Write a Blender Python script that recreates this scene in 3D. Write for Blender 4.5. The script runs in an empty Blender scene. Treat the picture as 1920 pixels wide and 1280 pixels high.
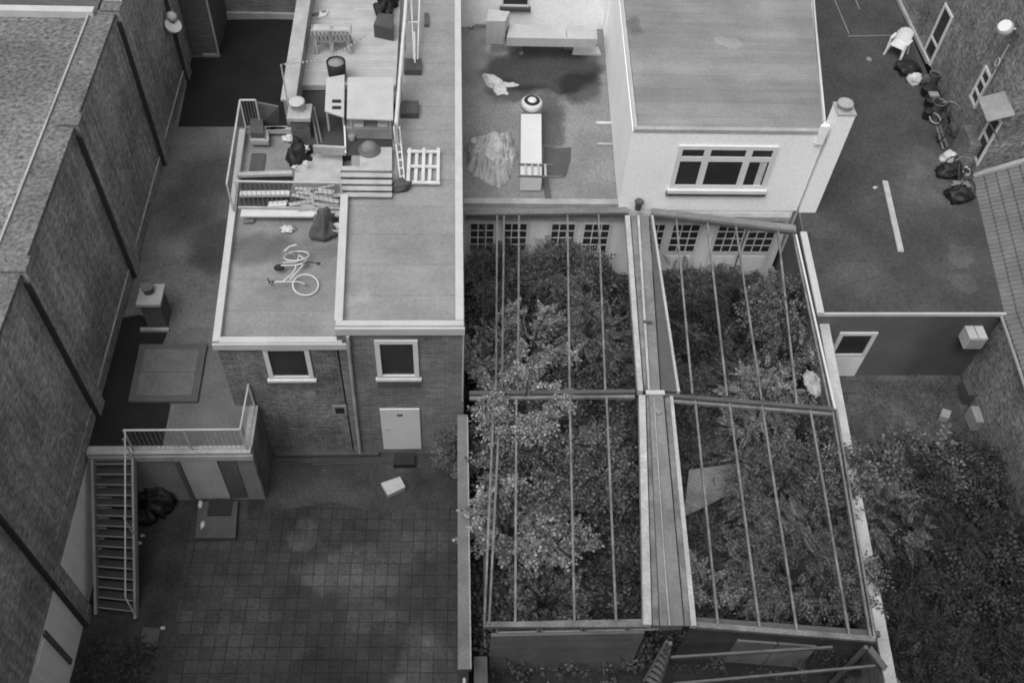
import bpy, math, random
import numpy as np
from mathutils import Vector, Matrix, noise
R = math.radians
sc = bpy.context.scene

# ------------------------------------------------------------------ camera
H = 23.0
F_PX = 1798.4                      # focal length in pixels of a 1920 wide frame
PITCH, ROLL, YAW = 0.659149, 0.0791029, 0.1023335
_fw = Vector((math.sin(YAW)*math.sin(PITCH), math.cos(YAW)*math.sin(PITCH), -math.cos(PITCH)))
_rt = Vector((math.cos(YAW), -math.sin(YAW), 0)); _up = _rt.cross(_fw)
RT = math.cos(ROLL)*_rt + math.sin(ROLL)*_up
UP = -math.sin(ROLL)*_rt + math.cos(ROLL)*_up
FW = _fw
cam_d = bpy.data.cameras.new('camera'); cam = bpy.data.objects.new('camera', cam_d)
sc.collection.objects.link(cam); sc.camera = cam
cam_d.sensor_width = 36.0; cam_d.lens = 36.0*F_PX/1920.0
cam_d.clip_start = 0.1; cam_d.clip_end = 500
m = Matrix((RT, UP, -FW)).transposed().to_4x4(); m.translation = Vector((0, 0, H)); cam.matrix_world = m

# ------------------------------------------------------------------ sky, sun, exposure
w = bpy.data.worlds.new('World'); sc.world = w; w.use_nodes = True
nt = w.node_tree; bg = nt.nodes['Background']
sky = nt.nodes.new('ShaderNodeTexSky'); sky.sky_type = 'NISHITA'; sky.sun_disc = False
SUN_EL, SUN_AZ = R(62), R(-145)
sky.sun_elevation = SUN_EL; sky.sun_rotation = SUN_AZ
sky.air_density = 1.0; sky.dust_density = 4.0; sky.ozone_density = 1.0
bw = nt.nodes.new('ShaderNodeRGBToBW')          # black-and-white film: a grey sky
nt.links.new(sky.outputs[0], bw.inputs[0]); nt.links.new(bw.outputs[0], bg.inputs[0])
bg.inputs[1].default_value = 0.15
sd = bpy.data.lights.new('sun', 'SUN'); sd.energy = 0.9; sd.angle = R(50); sd.color = (1, 1, 1)
so = bpy.data.objects.new('sun', sd); sc.collection.objects.link(so)
sv = Vector((math.sin(SUN_AZ)*math.cos(SUN_EL), math.cos(SUN_AZ)*math.cos(SUN_EL), math.sin(SUN_EL)))
so.rotation_euler = sv.to_track_quat('Z', 'Y').to_euler(); so.location = sv*60
sc.cycles.filter_width = 1.8
sc.view_settings.view_transform = 'Standard'; sc.view_settings.look = 'None'
sc.view_settings.exposure = 0.55; sc.view_settings.gamma = 1.0

# ------------------------------------------------------------------ survey helpers: where a sight line meets a known level or wall
def _ray(px, py): return FW + RT*((px-960)/F_PX) - UP*((py-640)/F_PX)
def P(px, py, z):
    d = _ray(px, py); t = (z-H)/d.z; return Vector((d.x*t, d.y*t, z))
def PY(px, py, Y):
    d = _ray(px, py); t = Y/d.y; return Vector((d.x*t, Y, H+d.z*t))
def PX(px, py, X):
    d = _ray(px, py); t = X/d.x; return Vector((X, d.y*t, H+d.z*t))

# ------------------------------------------------------------------ materials
class G:
    def __init__(s, name):
        s.m = bpy.data.materials.new(name); s.m.use_nodes = True; s.t = s.m.node_tree
        s.b = s.t.nodes['Principled BSDF']; s.b.inputs['Specular IOR Level'].default_value = 0.3
    def n(s, ty, **k):
        o = s.t.nodes.new(ty)
        for a, b in k.items(): setattr(o, a, b)
        return o
    def put(s, sock, v):
        if hasattr(v, 'is_output'): s.t.links.new(v, sock)
        else: sock.default_value = v
    def math(s, op, a, b=0.0, c=None, clamp=False):
        o = s.n('ShaderNodeMath', operation=op, use_clamp=clamp); s.put(o.inputs[0], a); s.put(o.inputs[1], b)
        if c is not None: s.put(o.inputs[2], c)
        return o.outputs[0]
    def pos(s):
        return s.n('ShaderNodeNewGeometry').outputs['Position']
    def noise(s, vec, scale, detail=4, rough=.55):
        o = s.n('ShaderNodeTexNoise'); s.t.links.new(vec, o.inputs['Vector'])
        o.inputs['Scale'].default_value = scale; o.inputs['Detail'].default_value = detail; o.inputs['Roughness'].default_value = rough
        return o.outputs['Fac']
    def smooth(s, v, a, b, lo=0., hi=1.):
        o = s.n('ShaderNodeMapRange', interpolation_type='SMOOTHSTEP'); s.put(o.inputs[0], v)
        for i, x in zip((1, 2, 3, 4), (a, b, lo, hi)): o.inputs[i].default_value = x
        return o.outputs[0]
    def mixf(s, f, a, b):
        o = s.n('ShaderNodeMix', data_type='FLOAT'); s.put(o.inputs[0], f); s.put(o.inputs[2], a); s.put(o.inputs[3], b); return o.outputs[0]
    def wallvec(s, ang=0.0):
        """2-D coordinates on floors (x,y) and on walls (along, z)"""
        g = s.n('ShaderNodeNewGeometry'); sp = s.n('ShaderNodeSeparateXYZ'); s.t.links.new(g.outputs['Position'], sp.inputs[0])
        sn = s.n('ShaderNodeSeparateXYZ'); s.t.links.new(g.outputs['Normal'], sn.inputs[0])
        ax = s.math('ABSOLUTE', sn.outputs[0]); ay = s.math('ABSOLUTE', sn.outputs[1]); az = s.math('ABSOLUTE', sn.outputs[2])
        isx = s.math('GREATER_THAN', ax, ay); isz = s.math('GREATER_THAN', az, 0.6)
        u = s.mixf(isx, sp.outputs[0], sp.outputs[1]); u = s.mixf(isz, u, sp.outputs[0])
        v = s.mixf(isz, sp.outputs[2], sp.outputs[1])
        c = s.n('ShaderNodeCombineXYZ'); s.put(c.inputs[0], u); s.put(c.inputs[1], v)
        if ang:
            r = s.n('ShaderNodeVectorRotate', rotation_type='Z_AXIS'); s.t.links.new(c.outputs[0], r.inputs['Vector']); r.inputs['Angle'].default_value = ang
            return r.outputs[0]
        return c.outputs[0]

def mat(name, v, var=.25, scale=1.5, fine=.15, fscale=25, rough=.85, bump=.3, brick=None, stains_tones=(), metal=0., spec=.3, island=0., streak=0., ang=0.0, speck=0.0, band=0.0):
    """v grey base; brick=(width,height,mortar,mortar_value,spread); stains=[(cx,cy,rx,ry,factor,soft)] darker or paler marks in world metres"""
    g = G(name); p = g.pos()
    n1 = g.noise(p, scale, 5); n2 = g.noise(p, fscale, 3)
    f = g.math('MULTIPLY_ADD', g.math('SUBTRACT', n1, .5), var*3.2, 1.0)
    f = g.math('MULTIPLY', f, g.math('MULTIPLY_ADD', g.math('SUBTRACT', n2, .5), fine*3.0, 1.0))
    height = n2
    if brick:
        bwid, bh, mo, mv, spread = brick
        bt = g.n('ShaderNodeTexBrick'); g.t.links.new(g.wallvec(ang), bt.inputs['Vector'])
        if bwid > 20:
            mp = g.n('ShaderNodeMapping'); mp.inputs['Location'].default_value = (-33.7, .13, 0); g.t.links.new(g.wallvec(ang), mp.inputs[0]); g.t.links.new(mp.outputs[0], bt.inputs['Vector'])
        bt.inputs['Scale'].default_value = 1.0; bt.inputs['Brick Width'].default_value = bwid; bt.inputs['Row Height'].default_value = bh
        bt.inputs['Mortar Size'].default_value = mo; bt.inputs['Mortar Smooth'].default_value = .3; bt.inputs['Bias'].default_value = 0.0
        bt.offset = 0.0 if bwid == bh else 0.5
        for i, x in ((1, 1-spread), (2, 1+spread), (3, mv)): bt.inputs[i].default_value = (x, x, x, 1)
        b = g.n('ShaderNodeRGBToBW'); g.t.links.new(bt.outputs['Color'], b.inputs[0])
        mk = g.smooth(g.noise(p, 1.7, 4), .34, .6, .55, 1.0)
        f = g.math('MULTIPLY', f, g.mixf(mk, 1.0, b.outputs[0]))
        height = g.math('MULTIPLY_ADD', bt.outputs['Fac'], -1.0, g.math('MULTIPLY', n2, .4))
    if streak:
        sp = g.n('ShaderNodeMapping'); g.t.links.new(p, sp.inputs[0]); sp.inputs['Scale'].default_value = (6, 6, .35)
        f = g.math('MULTIPLY', f, g.math('MULTIPLY_ADD', g.math('SUBTRACT', g.noise(sp.outputs[0], 1.0, 4), .5), streak*3, 1.0))
    if band:
        sp = g.n('ShaderNodeMapping'); g.t.links.new(p, sp.inputs[0]); sp.inputs['Scale'].default_value = (.16, 1.7, 1)
        f = g.math('MULTIPLY', f, g.math('MULTIPLY_ADD', g.math('SUBTRACT', g.noise(sp.outputs[0], 1.0, 5, .65), .5), band*3, 1.0))
    if speck:
        k = g.smooth(g.noise(p, 14, 2), .66, .74)
        f = g.math('MULTIPLY_ADD', k, speck, f)
    if island:
        o = g.n('ShaderNodeNewGeometry').outputs['Random Per Island']
        f = g.math('MULTIPLY', f, g.math('MULTIPLY_ADD', g.math('SUBTRACT', g.math('POWER', o, 1.5), .4), island*2, 1.0))
    if stains_tones:
        wn = g.n('ShaderNodeTexNoise'); g.t.links.new(p, wn.inputs['Vector']); wn.inputs['Scale'].default_value = 1.1; wn.inputs['Detail'].default_value = 6
        vm = g.n('ShaderNodeVectorMath', operation='MULTIPLY_ADD'); g.t.links.new(wn.outputs['Color'], vm.inputs[0])
        vm.inputs[1].default_value = (1.3, 1.3, 0); g.t.links.new(p, vm.inputs[2])
        sp = g.n('ShaderNodeSeparateXYZ'); g.t.links.new(vm.outputs[0], sp.inputs[0])
        for cx, cy, rx, ry, fac, soft in stains_tones:
            a = g.math('DIVIDE', g.math('SUBTRACT', sp.outputs[0], cx+.65), rx); b = g.math('DIVIDE', g.math('SUBTRACT', sp.outputs[1], cy+.65), ry)
            d = g.math('SQRT', g.math('ADD', g.math('MULTIPLY', a, a), g.math('MULTIPLY', b, b)))
            k = g.smooth(d, 1-soft, 1+soft, fac, 1.0); f = g.math('MULTIPLY', f, k)
    col = g.math('MULTIPLY', f, v); col = g.math('MAXIMUM', g.math('MINIMUM', col, .9), .004)
    c = g.n('ShaderNodeCombineColor'); [g.put(c.inputs[i], col) for i in range(3)]
    g.t.links.new(c.outputs[0], g.b.inputs['Base Color'])
    g.b.inputs['Roughness'].default_value = rough; g.b.inputs['Metallic'].default_value = metal; g.b.inputs['Specular IOR Level'].default_value = spec
    if bump:
        bm = g.n('ShaderNodeBump'); bm.inputs['Strength'].default_value = bump; bm.inputs['Distance'].default_value = .02
        g.put(bm.inputs['Height'], height); g.t.links.new(bm.outputs[0], g.b.inputs['Normal'])
    return g.m

M = {}
M['soil'] = mat('soil', .030, .7, 1.2, .6, 12, speck=1.0)
M['brick'] = mat('brick', .155, .4, .8, .3, 22, brick=(.22, .07, .008, 1.5, .32), streak=.15)
M['brick_old'] = mat('brick_old', .125, .6, 1.0, .5, 16, brick=(.22, .07, .010, 1.7, .4), streak=.25, speck=1.1)
M['brick_lane'] = mat('brick_lane', .235, .6, .45, .6, 8, brick=(.22, .07, .007, 1.3, .28), streak=.45)
M['brick_dark'] = mat('brick_dark', .09, .3, .8, .2, 30, brick=(.22, .07, .006, 1.3, .2))
M['brick_right'] = mat('brick_right', .17, .55, .9, .9, 9, brick=(.22, .07, .01, 1.35, .3), speck=.5, streak=.2)
M['render'] = mat('render', .74, .15, .8, .08, 20, streak=.12)
M['white_render'] = mat('white_render', .84, .07, .6, .12, 12)
M['white_wall'] = mat('white_wall', 0.72, .1, .9, .06, 25, streak=.1)
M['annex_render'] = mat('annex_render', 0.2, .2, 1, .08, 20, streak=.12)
M['gravel'] = mat('gravel', .15, .3, .5, 1.0, 9, bump=1.0, speck=.7, stains_tones=[(-11, 20.6, 2.0, 1.2, .7, .6), (-10.3, 14.5, 1.2, 3.0, 1.2, .7)])
M['gravel_edge'] = mat('gravel_edge', .125, .35, 1.0, .8, 10, bump=.8)
M['felt_front'] = mat('felt_front', .25, .24, .8, .2, 13, brick=(200, 1.0, .014, .70, .06), band=.12, stains_tones=[(-1.0, 16.2, .6, .35, .85, .5), (-2.2, 14.6, .35, .2, 1.18, .3), (-1.6, 22.4, .8, .5, .85, .5)])
M['felt_low'] = mat('felt_low', .225, .32, .9, .2, 13, brick=(200, 1.0, .013, .72, .07), band=.12, stains_tones=[(-4.9, 16.9, .8, .5, .62, .4), (-3.3, 16.9, .6, .4, .75, .4), (-4.2, 15.6, .5, .3, .82, .5)])
M['felt_house'] = mat('felt_house', .21, .28, .7, .2, 12, brick=(200, .62, .012, .84, .14), band=.26, stains_tones=[(8.3, 24.4, .35, .3, 1.25, .1), (5.6, 25.2, .3, .5, .6, .4), (9.0, 21.6, 2.0, .8, .88, .6)])
M['felt_mid'] = mat('felt_mid', .20, .3, .9, .35, 13, stains_tones=[(3.0, 27.0, 2.0, 1.35, .26, .16), (4.2, 26.0, .8, .9, .4, .25), (2.0, 25.7, .9, .6, .42, .25), (3.15, 24.3, .42, 1.5, .45, .3), (1.7, 28.0, .5, .35, 2.0, .5), (4.4, 27.3, .7, .8, .8, .4)])
M['felt_dark'] = mat('felt_dark', .054, .4, .7, .45, 12, speck=.25, stains_tones=[(14.6, 21.4, 1.1, .8, 1.6, .5), (14.9, 18.6, .5, .42, 1.45, .2), (14.6, 17.6, .45, .35, 1.35, .2), (15.0, 22.7, .8, .6, 1.4, .5), (11.6, 17.6, .9, .6, 1.25, .5)])
M['lane_felt'] = mat('lane_felt', .125, .5, .6, .4, 12, speck=.2, stains_tones=[(-6.6, 19.4, .9, 1.1, .55, .3), (-7.6, 21.5, .9, 1.8, .65, .5), (-7.6, 18.5, .7, 1.6, 1.2, .6)])
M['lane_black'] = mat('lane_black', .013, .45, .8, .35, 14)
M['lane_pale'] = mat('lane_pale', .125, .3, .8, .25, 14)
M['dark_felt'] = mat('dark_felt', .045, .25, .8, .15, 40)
M['flashing'] = mat('flashing', .40, .25, 2, .3, 16, rough=.6)
M['sheet_white'] = mat('sheet_white', .44, .15, 1.5, .12, 18, rough=.6)
M['coping_worn'] = mat('coping_worn', .17, .35, 1.5, .25, 20)
M['duct_metal'] = mat('duct_metal', .40, .15, 1.2, .12, 18, rough=.6, streak=.1)
M['coping_pale'] = mat('coping_pale', .42, .35, 1.5, .25, 16)
M['door_grey'] = mat('door_grey', .36, .15, 1.5, .1, 20, streak=.15)
M['hatch'] = mat('hatch', .13, .3, 1.2, .25, 13)
M['hatch_edge'] = mat('hatch_edge', .09, .2, 1.2, .1, 30)
M['paving'] = mat('paving', .038, .5, 1.1, .4, 11, brick=(.31, .31, .013, .40, .20), ang=R(1.2), speck=.9, stains_tones=[(-2.6, 10.3, 1.3, .7, 1.8, .25), (-.6, 7.4, .7, 1.5, 1.9, .3), (-4.3, 12.3, 1.6, 1.2, .7, .4), (-5.6, 8.8, 1.3, 1.4, 1.25, .4), (-3.9, 11.4, .45, .4, 1.8, .25), (-1.9, 9.2, .7, .4, 1.5, .3), (-3.2, 7.8, 1.0, .5, .7, .4), (-1.0, 11.2, .9, .6, 1.3, .3)])
M['asphalt'] = mat('asphalt', .040, .8, .9, .5, 14, speck=.6)
M['concrete'] = mat('concrete', .24, .3, 2, .2, 25)
M['concrete_dark'] = mat('concrete_dark', 0.07, .3, 2, .2, 25)
M['coping'] = mat('coping', 0.46, .12, 2, .12, 30, spec=.4, rough=.6)
M['coping_grey'] = mat('coping_grey', .33, .3, 1.5, .25, 20)
M['white_paint'] = mat('white_paint', 0.6, .07, 2, .05, 30, rough=.5, bump=.05)
M['frame_white'] = mat('frame_white', 0.62, .1, 2, .08, 30, rough=.5, bump=.05)
M['steel'] = mat('steel', .24, .2, 3, .15, 30, rough=.5, bump=.05)
M['rail_steel'] = mat('rail_steel', .42, .15, 3, .15, 30, rough=.5, bump=.05)
M['galv'] = mat('galv', .18, .35, .9, .2, 14, rough=.6, streak=.2)
M['bar'] = mat('bar', .17, .6, 2.2, .4, 20, rough=.7, bump=.1)
M['bar_dark'] = mat('bar_dark', .09, .25, 3, .15, 30, rough=.6, bump=.05)
M['glass'] = mat('glass', .035, .6, .8, 0, 10, rough=.08, bump=0, spec=.6)
M['glass_dark'] = mat('glass_dark', .035, .5, 1.2, 0, 10, rough=.2, bump=0, spec=.4)
M['black'] = mat('black', .02, .2, 3, .1, 30, rough=.7, bump=.1)
M['bag'] = mat('bag', .016, .5, 3, .3, 20, rough=.55, bump=.4, spec=.35)
M['bag_white'] = mat('bag_white', 0.5, .15, 5, .1, 30, rough=.5, bump=.1)
M['tarp'] = mat('tarp', .37, .35, 3, .2, 20, rough=.7, bump=.4)
M['tarp_pale'] = mat('tarp_pale', 0.5, .25, 4, .2, 20, rough=.6, bump=.4)
M['rubber_mat'] = mat('rubber_mat', .08, .25, 2, .2, 30)
M['wood_pale'] = mat('wood_pale', 0.38, .2, 2, .15, 30, brick=(3.0, .14, .006, .72, .08))
M['wood_white'] = mat('wood_white', 0.55, .15, 3, .1, 30)
M['wood'] = mat('wood', .38, .25, 3, .2, 30)
M['wood_grey'] = mat('wood_grey', 0.14, .3, 3, .2, 30)
M['wood_dark'] = mat('wood_dark', .08, .3, 3, .2, 30)
M['boards'] = mat('boards', .18, .3, 1.5, .2, 30, brick=(4.0, .13, .008, .55, .12))
M['plant_pot'] = mat('plant_pot', .12, .3, 3, .2, 30)
M['leaf_pale'] = mat('leaf_pale', 0.19, .35, 1.1, .1, 10, rough=.6, bump=0, spec=.12, island=.62)
M['leaf_mid'] = mat('leaf_mid', .10, .35, 1.1, .1, 10, rough=.6, bump=0, spec=.12, island=.62)
M['leaf_dark'] = mat('leaf_dark', 0.036, .4, 1.0, .1, 10, rough=.6, bump=0, spec=.12, island=.62)
M['leaf_deep'] = mat('leaf_deep', 0.02, .4, .8, .1, 10, rough=.6, bump=0, spec=.12, island=.62)
M['leaf_under'] = mat('leaf_under', .070, .6, .9, .1, 10, rough=.6, bump=0, spec=.12, island=.6)
M['bark'] = mat('bark', 0.035, .3, 4, .2, 30)
M['grass'] = mat('grass', .070, .8, 1.3, .6, 14, speck=.4, stains_tones=[(12.6, 14.2, 1.6, 1.4, 1.3, .5), (14.6, 14.6, .6, 2.0, .7, .5)])
M['tiles'] = mat('tiles', 0.13, .3, 1.2, .25, 25, rough=.8, bump=.2)
M['dark_wall'] = mat('dark_wall', .12, .25, 1.0, .15, 25, brick=(.22, .07, .004, 1.08, .06), stains_tones=[(14.9, 15.75, 1.6, 3.0, .55, .6)])  # darker towards the right end of the wall
M['straw'] = mat('straw', 0.2, .35, 2.0, .3, 14, brick=(3, .09, .012, .75, .12), ang=R(14))

# ------------------------------------------------------------------ mesh builder
ORIG = {}
class Fr:
    """a wall frame: u along, v up, w outward"""
    def __init__(s, o, u, w=None, v=(0, 0, 1)):
        s.o = Vector(o); s.u = Vector(u).normalized(); s.v = Vector(v).normalized()
        s.w = Vector(w).normalized() if w else s.u.cross(s.v)
    def __call__(s, u, v, w): return s.o + s.u*u + s.v*v + s.w*w
WORLD = Fr((0, 0, 0), (1, 0, 0), (0, 0, 1), (0, 1, 0))
class MB:
    def __init__(s): s.v = []; s.f = []; s.sm = []
    def add(s, vs, fs, sm=False):
        k = len(s.v); s.v += [tuple(x) for x in vs]; s.f += [tuple(i+k for i in f) for f in fs]; s.sm += [sm]*len(fs); return s
    def box(s, x0, x1, y0, y1, z0, z1, F=WORLD):
        if F is WORLD: vs = [(x, y, z) for z in (z0, z1) for x, y in ((x0, y0), (x1, y0), (x1, y1), (x0, y1))]
        else: vs = [F(x, y, z) for z in (z0, z1) for x, y in ((x0, y0), (x1, y0), (x1, y1), (x0, y1))]
        return s.add(vs, [(3, 2, 1, 0), (4, 5, 6, 7), (0, 1, 5, 4), (1, 2, 6, 5), (2, 3, 7, 6), (3, 0, 4, 7)])
    def prism(s, pts, z0, z1):
        """vertical extrusion of a CCW plan polygon"""
        n = len(pts); a = [(p[0], p[1], z0) for p in pts]+[(p[0], p[1], z1) for p in pts]
        return s.add(a, [tuple(range(n-1, -1, -1)), tuple(range(n, 2*n))]+[(i, (i+1) % n, n+(i+1) % n, n+i) for i in range(n)])
    def poly(s, pts): return s.add(pts, [tuple(range(len(pts)))])
    def bar(s, a, b, wd, ht, up=(0, 0, 1)):
        """rectangular bar from a to b, wd across, ht along up"""
        a = Vector(a); b = Vector(b); d = (b-a).normalized(); up = Vector(up)
        sd_ = d.cross(up)
        if sd_.length < 1e-4: sd_ = d.cross(Vector((0, 1, 0)))
        sd_.normalize(); u2 = sd_.cross(d).normalized()
        vs = [q+sd_*(i*wd/2)+u2*(j*ht/2) for q in (a, b) for i, j in ((-1, -1), (1, -1), (1, 1), (-1, 1))]
        return s.add(vs, [(0, 1, 2, 3), (7, 6, 5, 4), (4, 5, 1, 0), (5, 6, 2, 1), (6, 7, 3, 2), (7, 4, 0, 3)])
    def tube(s, pts, r, n=8, r2=None, cap=True):
        pts = [Vector(p) for p in pts]; k0 = len(pts); vs = []; prev = None
        for i, p in enumerate(pts):
            d = (pts[min(i+1, k0-1)]-pts[max(i-1, 0)]).normalized()
            a = prev if prev else (Vector((0, 0, 1)) if abs(d.z) < .9 else Vector((1, 0, 0)))
            x = (a - d*a.dot(d)).normalized(); y = d.cross(x); prev = x
            rr = r if r2 is None else r+(r2-r)*i/(k0-1)
            vs += [p+x*rr*math.cos(2*math.pi*j/n)+y*rr*math.sin(2*math.pi*j/n) for j in range(n)]
        fs = [(i*n+j, i*n+(j+1) % n, (i+1)*n+(j+1) % n, (i+1)*n+j) for i in range(k0-1) for j in range(n)]
        s.add(vs, fs, True)
        if cap: s.add(vs[:n], [tuple(range(n-1, -1, -1))]); s.add(vs[-n:], [tuple(range(n))])
        return s
    def ring(s, c, R_, r, nrm=(0, 0, 1), n=36, sc2=1.0, ax=(1, 0, 0), m=6):
        c = Vector(c); nn = Vector(nrm).normalized(); x = (Vector(ax)-nn*Vector(ax).dot(nn)).normalized(); y = nn.cross(x); vs = []
        for i in range(n):
            a = 2*math.pi*i/n; d = x*math.cos(a)+y*math.sin(a)*sc2
            for j in range(m):
                b = 2*math.pi*j/m; vs.append(c+d*(R_+r*math.cos(b))+nn*r*math.sin(b))
        fs = [(i*m+j, i*m+(j+1) % m, ((i+1) % n)*m+(j+1) % m, ((i+1) % n)*m+j) for i in range(n) for j in range(m)]
        return s.add(vs, [f[::-1] for f in fs], True)
    def lathe(s, c, prof, n=24, ax=(0, 0, 1)):
        """prof [(r,h)] bottom to top"""
        c = Vector(c); z = Vector(ax).normalized(); x = z.orthogonal().normalized(); y = z.cross(x); vs = []
        for r, h in prof: vs += [c+z*h+x*r*math.cos(2*math.pi*j/n)+y*r*math.sin(2*math.pi*j/n) for j in range(n)]
        k = len(prof)
        s.add(vs, [(i*n+j, i*n+(j+1) % n, (i+1)*n+(j+1) % n, (i+1)*n+j) for i in range(k-1) for j in range(n)], True)
        s.add(vs[-n:], [tuple(range(n))]); s.add(vs[:n], [tuple(range(n-1, -1, -1))]); return s
    def blob(s, c, rx, ry, rz, seed=0, amp=.3, fr=1.6, nu=28, nv=16, flat=-.35, rot=0):
        """crumpled lump resting on the ground: flat bottom"""
        vs = []; cr, sr = math.cos(rot), math.sin(rot)
        for i in range(nv+1):
            th = math.pi*i/nv
            for j in range(nu):
                ph = 2*math.pi*j/nu; d = Vector((math.sin(th)*math.cos(ph), math.sin(th)*math.sin(ph), math.cos(th)))
                q = d*fr+Vector((seed*7.3, seed*3.1, seed*1.7))
                k = 1+amp*(noise.noise(q)*1.3)+amp*.5*abs(noise.noise(q*2.7))*2-amp*.3+amp*.35*noise.noise(q*6)
                x, y, z = d.x*k*rx, d.y*k*ry, max(d.z*k, flat)*rz
                vs.append((c[0]+x*cr-y*sr, c[1]+x*sr+y*cr, c[2]+z-flat*rz))
        fs = [(i*nu+j, (i+1)*nu+j, (i+1)*nu+(j+1) % nu, i*nu+(j+1) % nu) for i in range(nv) for j in range(nu)]
        return s.add(vs, fs, True)
    def build(s, name, m_, parent=None):
        me = bpy.data.meshes.new(name)
        o0 = ORIG.get(root_of(parent), Vector((0, 0, 0))) if parent else Vector((0, 0, 0))
        me.from_pydata([(x-o0.x, y-o0.y, z-o0.z) for x, y, z in s.v], [], s.f)
        me.polygons.foreach_set('use_smooth', s.sm); me.materials.append(M[m_] if isinstance(m_, str) else m_); me.update()
        o = bpy.data.objects.new(name, me); sc.collection.objects.link(o)
        if parent: o.parent = parent
        return o
def root_of(o):
    while o is not None and o.parent: o = o.parent
    return o.name if o else None
def tag(o, label, cat, group=None, kind=None):
    if label: o['label'] = label
    if cat: o['category'] = cat
    if group: o['group'] = group
    if kind: o['kind'] = kind
    return o
def thing(name, label, cat, loc, group=None):
    o = bpy.data.objects.new(name, None); sc.collection.objects.link(o); o.location = loc; o.empty_display_size = .3
    ORIG[o.name] = Vector(loc); return tag(o, label, cat, group)
def single(name, mb, m_, label, cat, group=None):
    """a thing that is one mesh, origin at its base"""
    mn = Vector((min(v[0] for v in mb.v)+max(v[0] for v in mb.v), min(v[1] for v in mb.v)+max(v[1] for v in mb.v), 2*min(v[2] for v in mb.v)))/2
    mb.v = [(x-mn.x, y-mn.y, z-mn.z) for x, y, z in mb.v]; o = mb.build(name, m_); o.location = mn; return tag(o, label, cat, group)
def struct(name, mb, m_): return tag(mb.build(name, m_), None, None, None, 'structure')

def window(root, F, u0, u1, v0, v1, us=(), vs=(), fw=.07, sill=.05, fm='frame_white', gm='glass', proud=.05, name='window', label=None, sillm=None, sd_=.10, mw=1.0):
    """frame bars round dark panes; the pane lies deeper than the frame"""
    fr = MB(); fr.box(u0, u0+fw, v0, v1, .0, proud, F).box(u1-fw, u1, v0, v1, .0, proud, F)
    fr.box(u0+fw, u1-fw, v1-fw, v1, .0, proud-.004, F).box(u0+fw, u1-fw, v0, v0+fw, .0, proud-.004, F)
    for u in us: fr.box(u-fw*.5*mw, u+fw*.5*mw, v0+fw, v1-fw, .0, proud-.006, F)
    for v in vs: fr.box(u0+fw, u1-fw, v-fw*.45*mw, v+fw*.45*mw, .0, proud-.009, F)
    fo = fr.build(name, fm, root)
    if label: fo['label'] = label
    MB().box(u0+fw*.9, u1-fw*.9, v0+fw*.9, v1-fw*.9, .003, .012, F).build('pane', gm, fo)
    if sill: MB().box(u0-.05, u1+.05, v0-sill-.002, v0-.002, -.002, proud+sd_, F).build('sill', sillm or fm, fo)
    return fo

# ================================================================== THE SETTING
struct('ground', MB().poly([(-80, -60, 0), (80, -60, 0), (80, 100, 0), (-80, 100, 0)]), 'soil')
struct('paving', MB().poly([tuple(P(x, y, .004))[:2]+(.004,) for x, y in ((352, 1018), (312, 1280), (300, 1420), (860, 1420), (862, 868), (455, 868), (470, 1010))]), 'paving')
struct('yard_apron', MB().poly([(-4.93, 12.05, .008), (-3.2, 12.35, .008), (-1.9, 12.0, .008), (.15, 12.2, .008), (.15, 13.83, .008), (-4.93, 13.83, .008)]), 'asphalt')
struct('garden_lawn', MB().poly([(10.3, 16.4, .004), (9.9, 11.0, .004), (14.9, 11.0, .004), (15.4, 16.4, .004)]), 'grass')

# unseen block added behind and below the camera to shade the near yard
tb = thing('shade_block', 'unseen dark brick block added to shade the near side of the yard', 'building', (0, -6, 0))
MB().box(-34, 32, -14, -.8, 0, 15.5).build('wall', 'brick_dark', tb)

# ================================================================== LEFT WAREHOUSE
wh = thing('brick_warehouse', 'tall brick warehouse with gravel roof and wall piers on the left', 'building', (-12, 15, 0))
WX = -8.9
MB().box(-20, WX, 2, 27.0, 2.15, 7.6).box(-20, WX, 27.0, 36, 2.15, 10.5).build('wall', 'brick_lane', wh)
MB().box(-20, WX+.004, 2, 13.6, 0, 2.148).build('render_base', 'render', wh)
MB().box(-20, WX-.62, 3, 22.6, 7.6, 7.66).build('roof', 'gravel', wh)
MB().box(WX-.60, WX+.02, 2, 22.9, 7.6, 7.72).build('parapet', 'gravel_edge', wh)
MB().bar((WX-.63, 2, 7.74), (WX-.63, 22.6, 7.74), .05, .06).build('roof_trim', 'coping_grey', wh)
MB().box(-20, WX-.5, 22.6, 22.85, 7.6, 7.85).build('cross_parapet', 'coping', wh)
MB().box(-20, WX-.5, 22.85, 26.9, 7.6, 7.7).build('rear_roof', 'brick_dark', wh)
for yy in (9.12, 13.56, 18.17, 22.77, 26.96):
    z1 = 7.76 if yy < 23 else 10.5
    pr_ = MB().box(WX-.35 if yy < 23 else WX-.01, WX+.14, yy, yy+.42, 0 if yy < 13 else 2.15, z1).build('pier', 'brick_lane', wh)
    if yy < 23: MB().box(WX-.37, WX+.15, yy-.01, yy+.43, 7.762, 7.80).build('pier_cap', 'gravel_edge', pr_)
    MB().box(WX, WX+.125, yy-.05, yy-.004, 0 if yy < 13 else 2.15, z1-.3).build('pier_strip', 'dark_felt', pr_)  # thin dark strip in front of the near pier face
    if yy < 24: MB().box(WX+.003, WX+.03, yy+.43, yy+4.5, 2.4, 2.78).build('flashing', 'brick_lane', wh), MB().box(WX+.003, WX+.045, yy+.43, yy+4.5, 2.78, 2.81).build('flashing_lip', 'coping_grey', wh) if yy > 13 else None
MB().box(-9.1, -8.89, 7.4, 8.05, .05, 2.0).build('door', 'render', wh)
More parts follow.
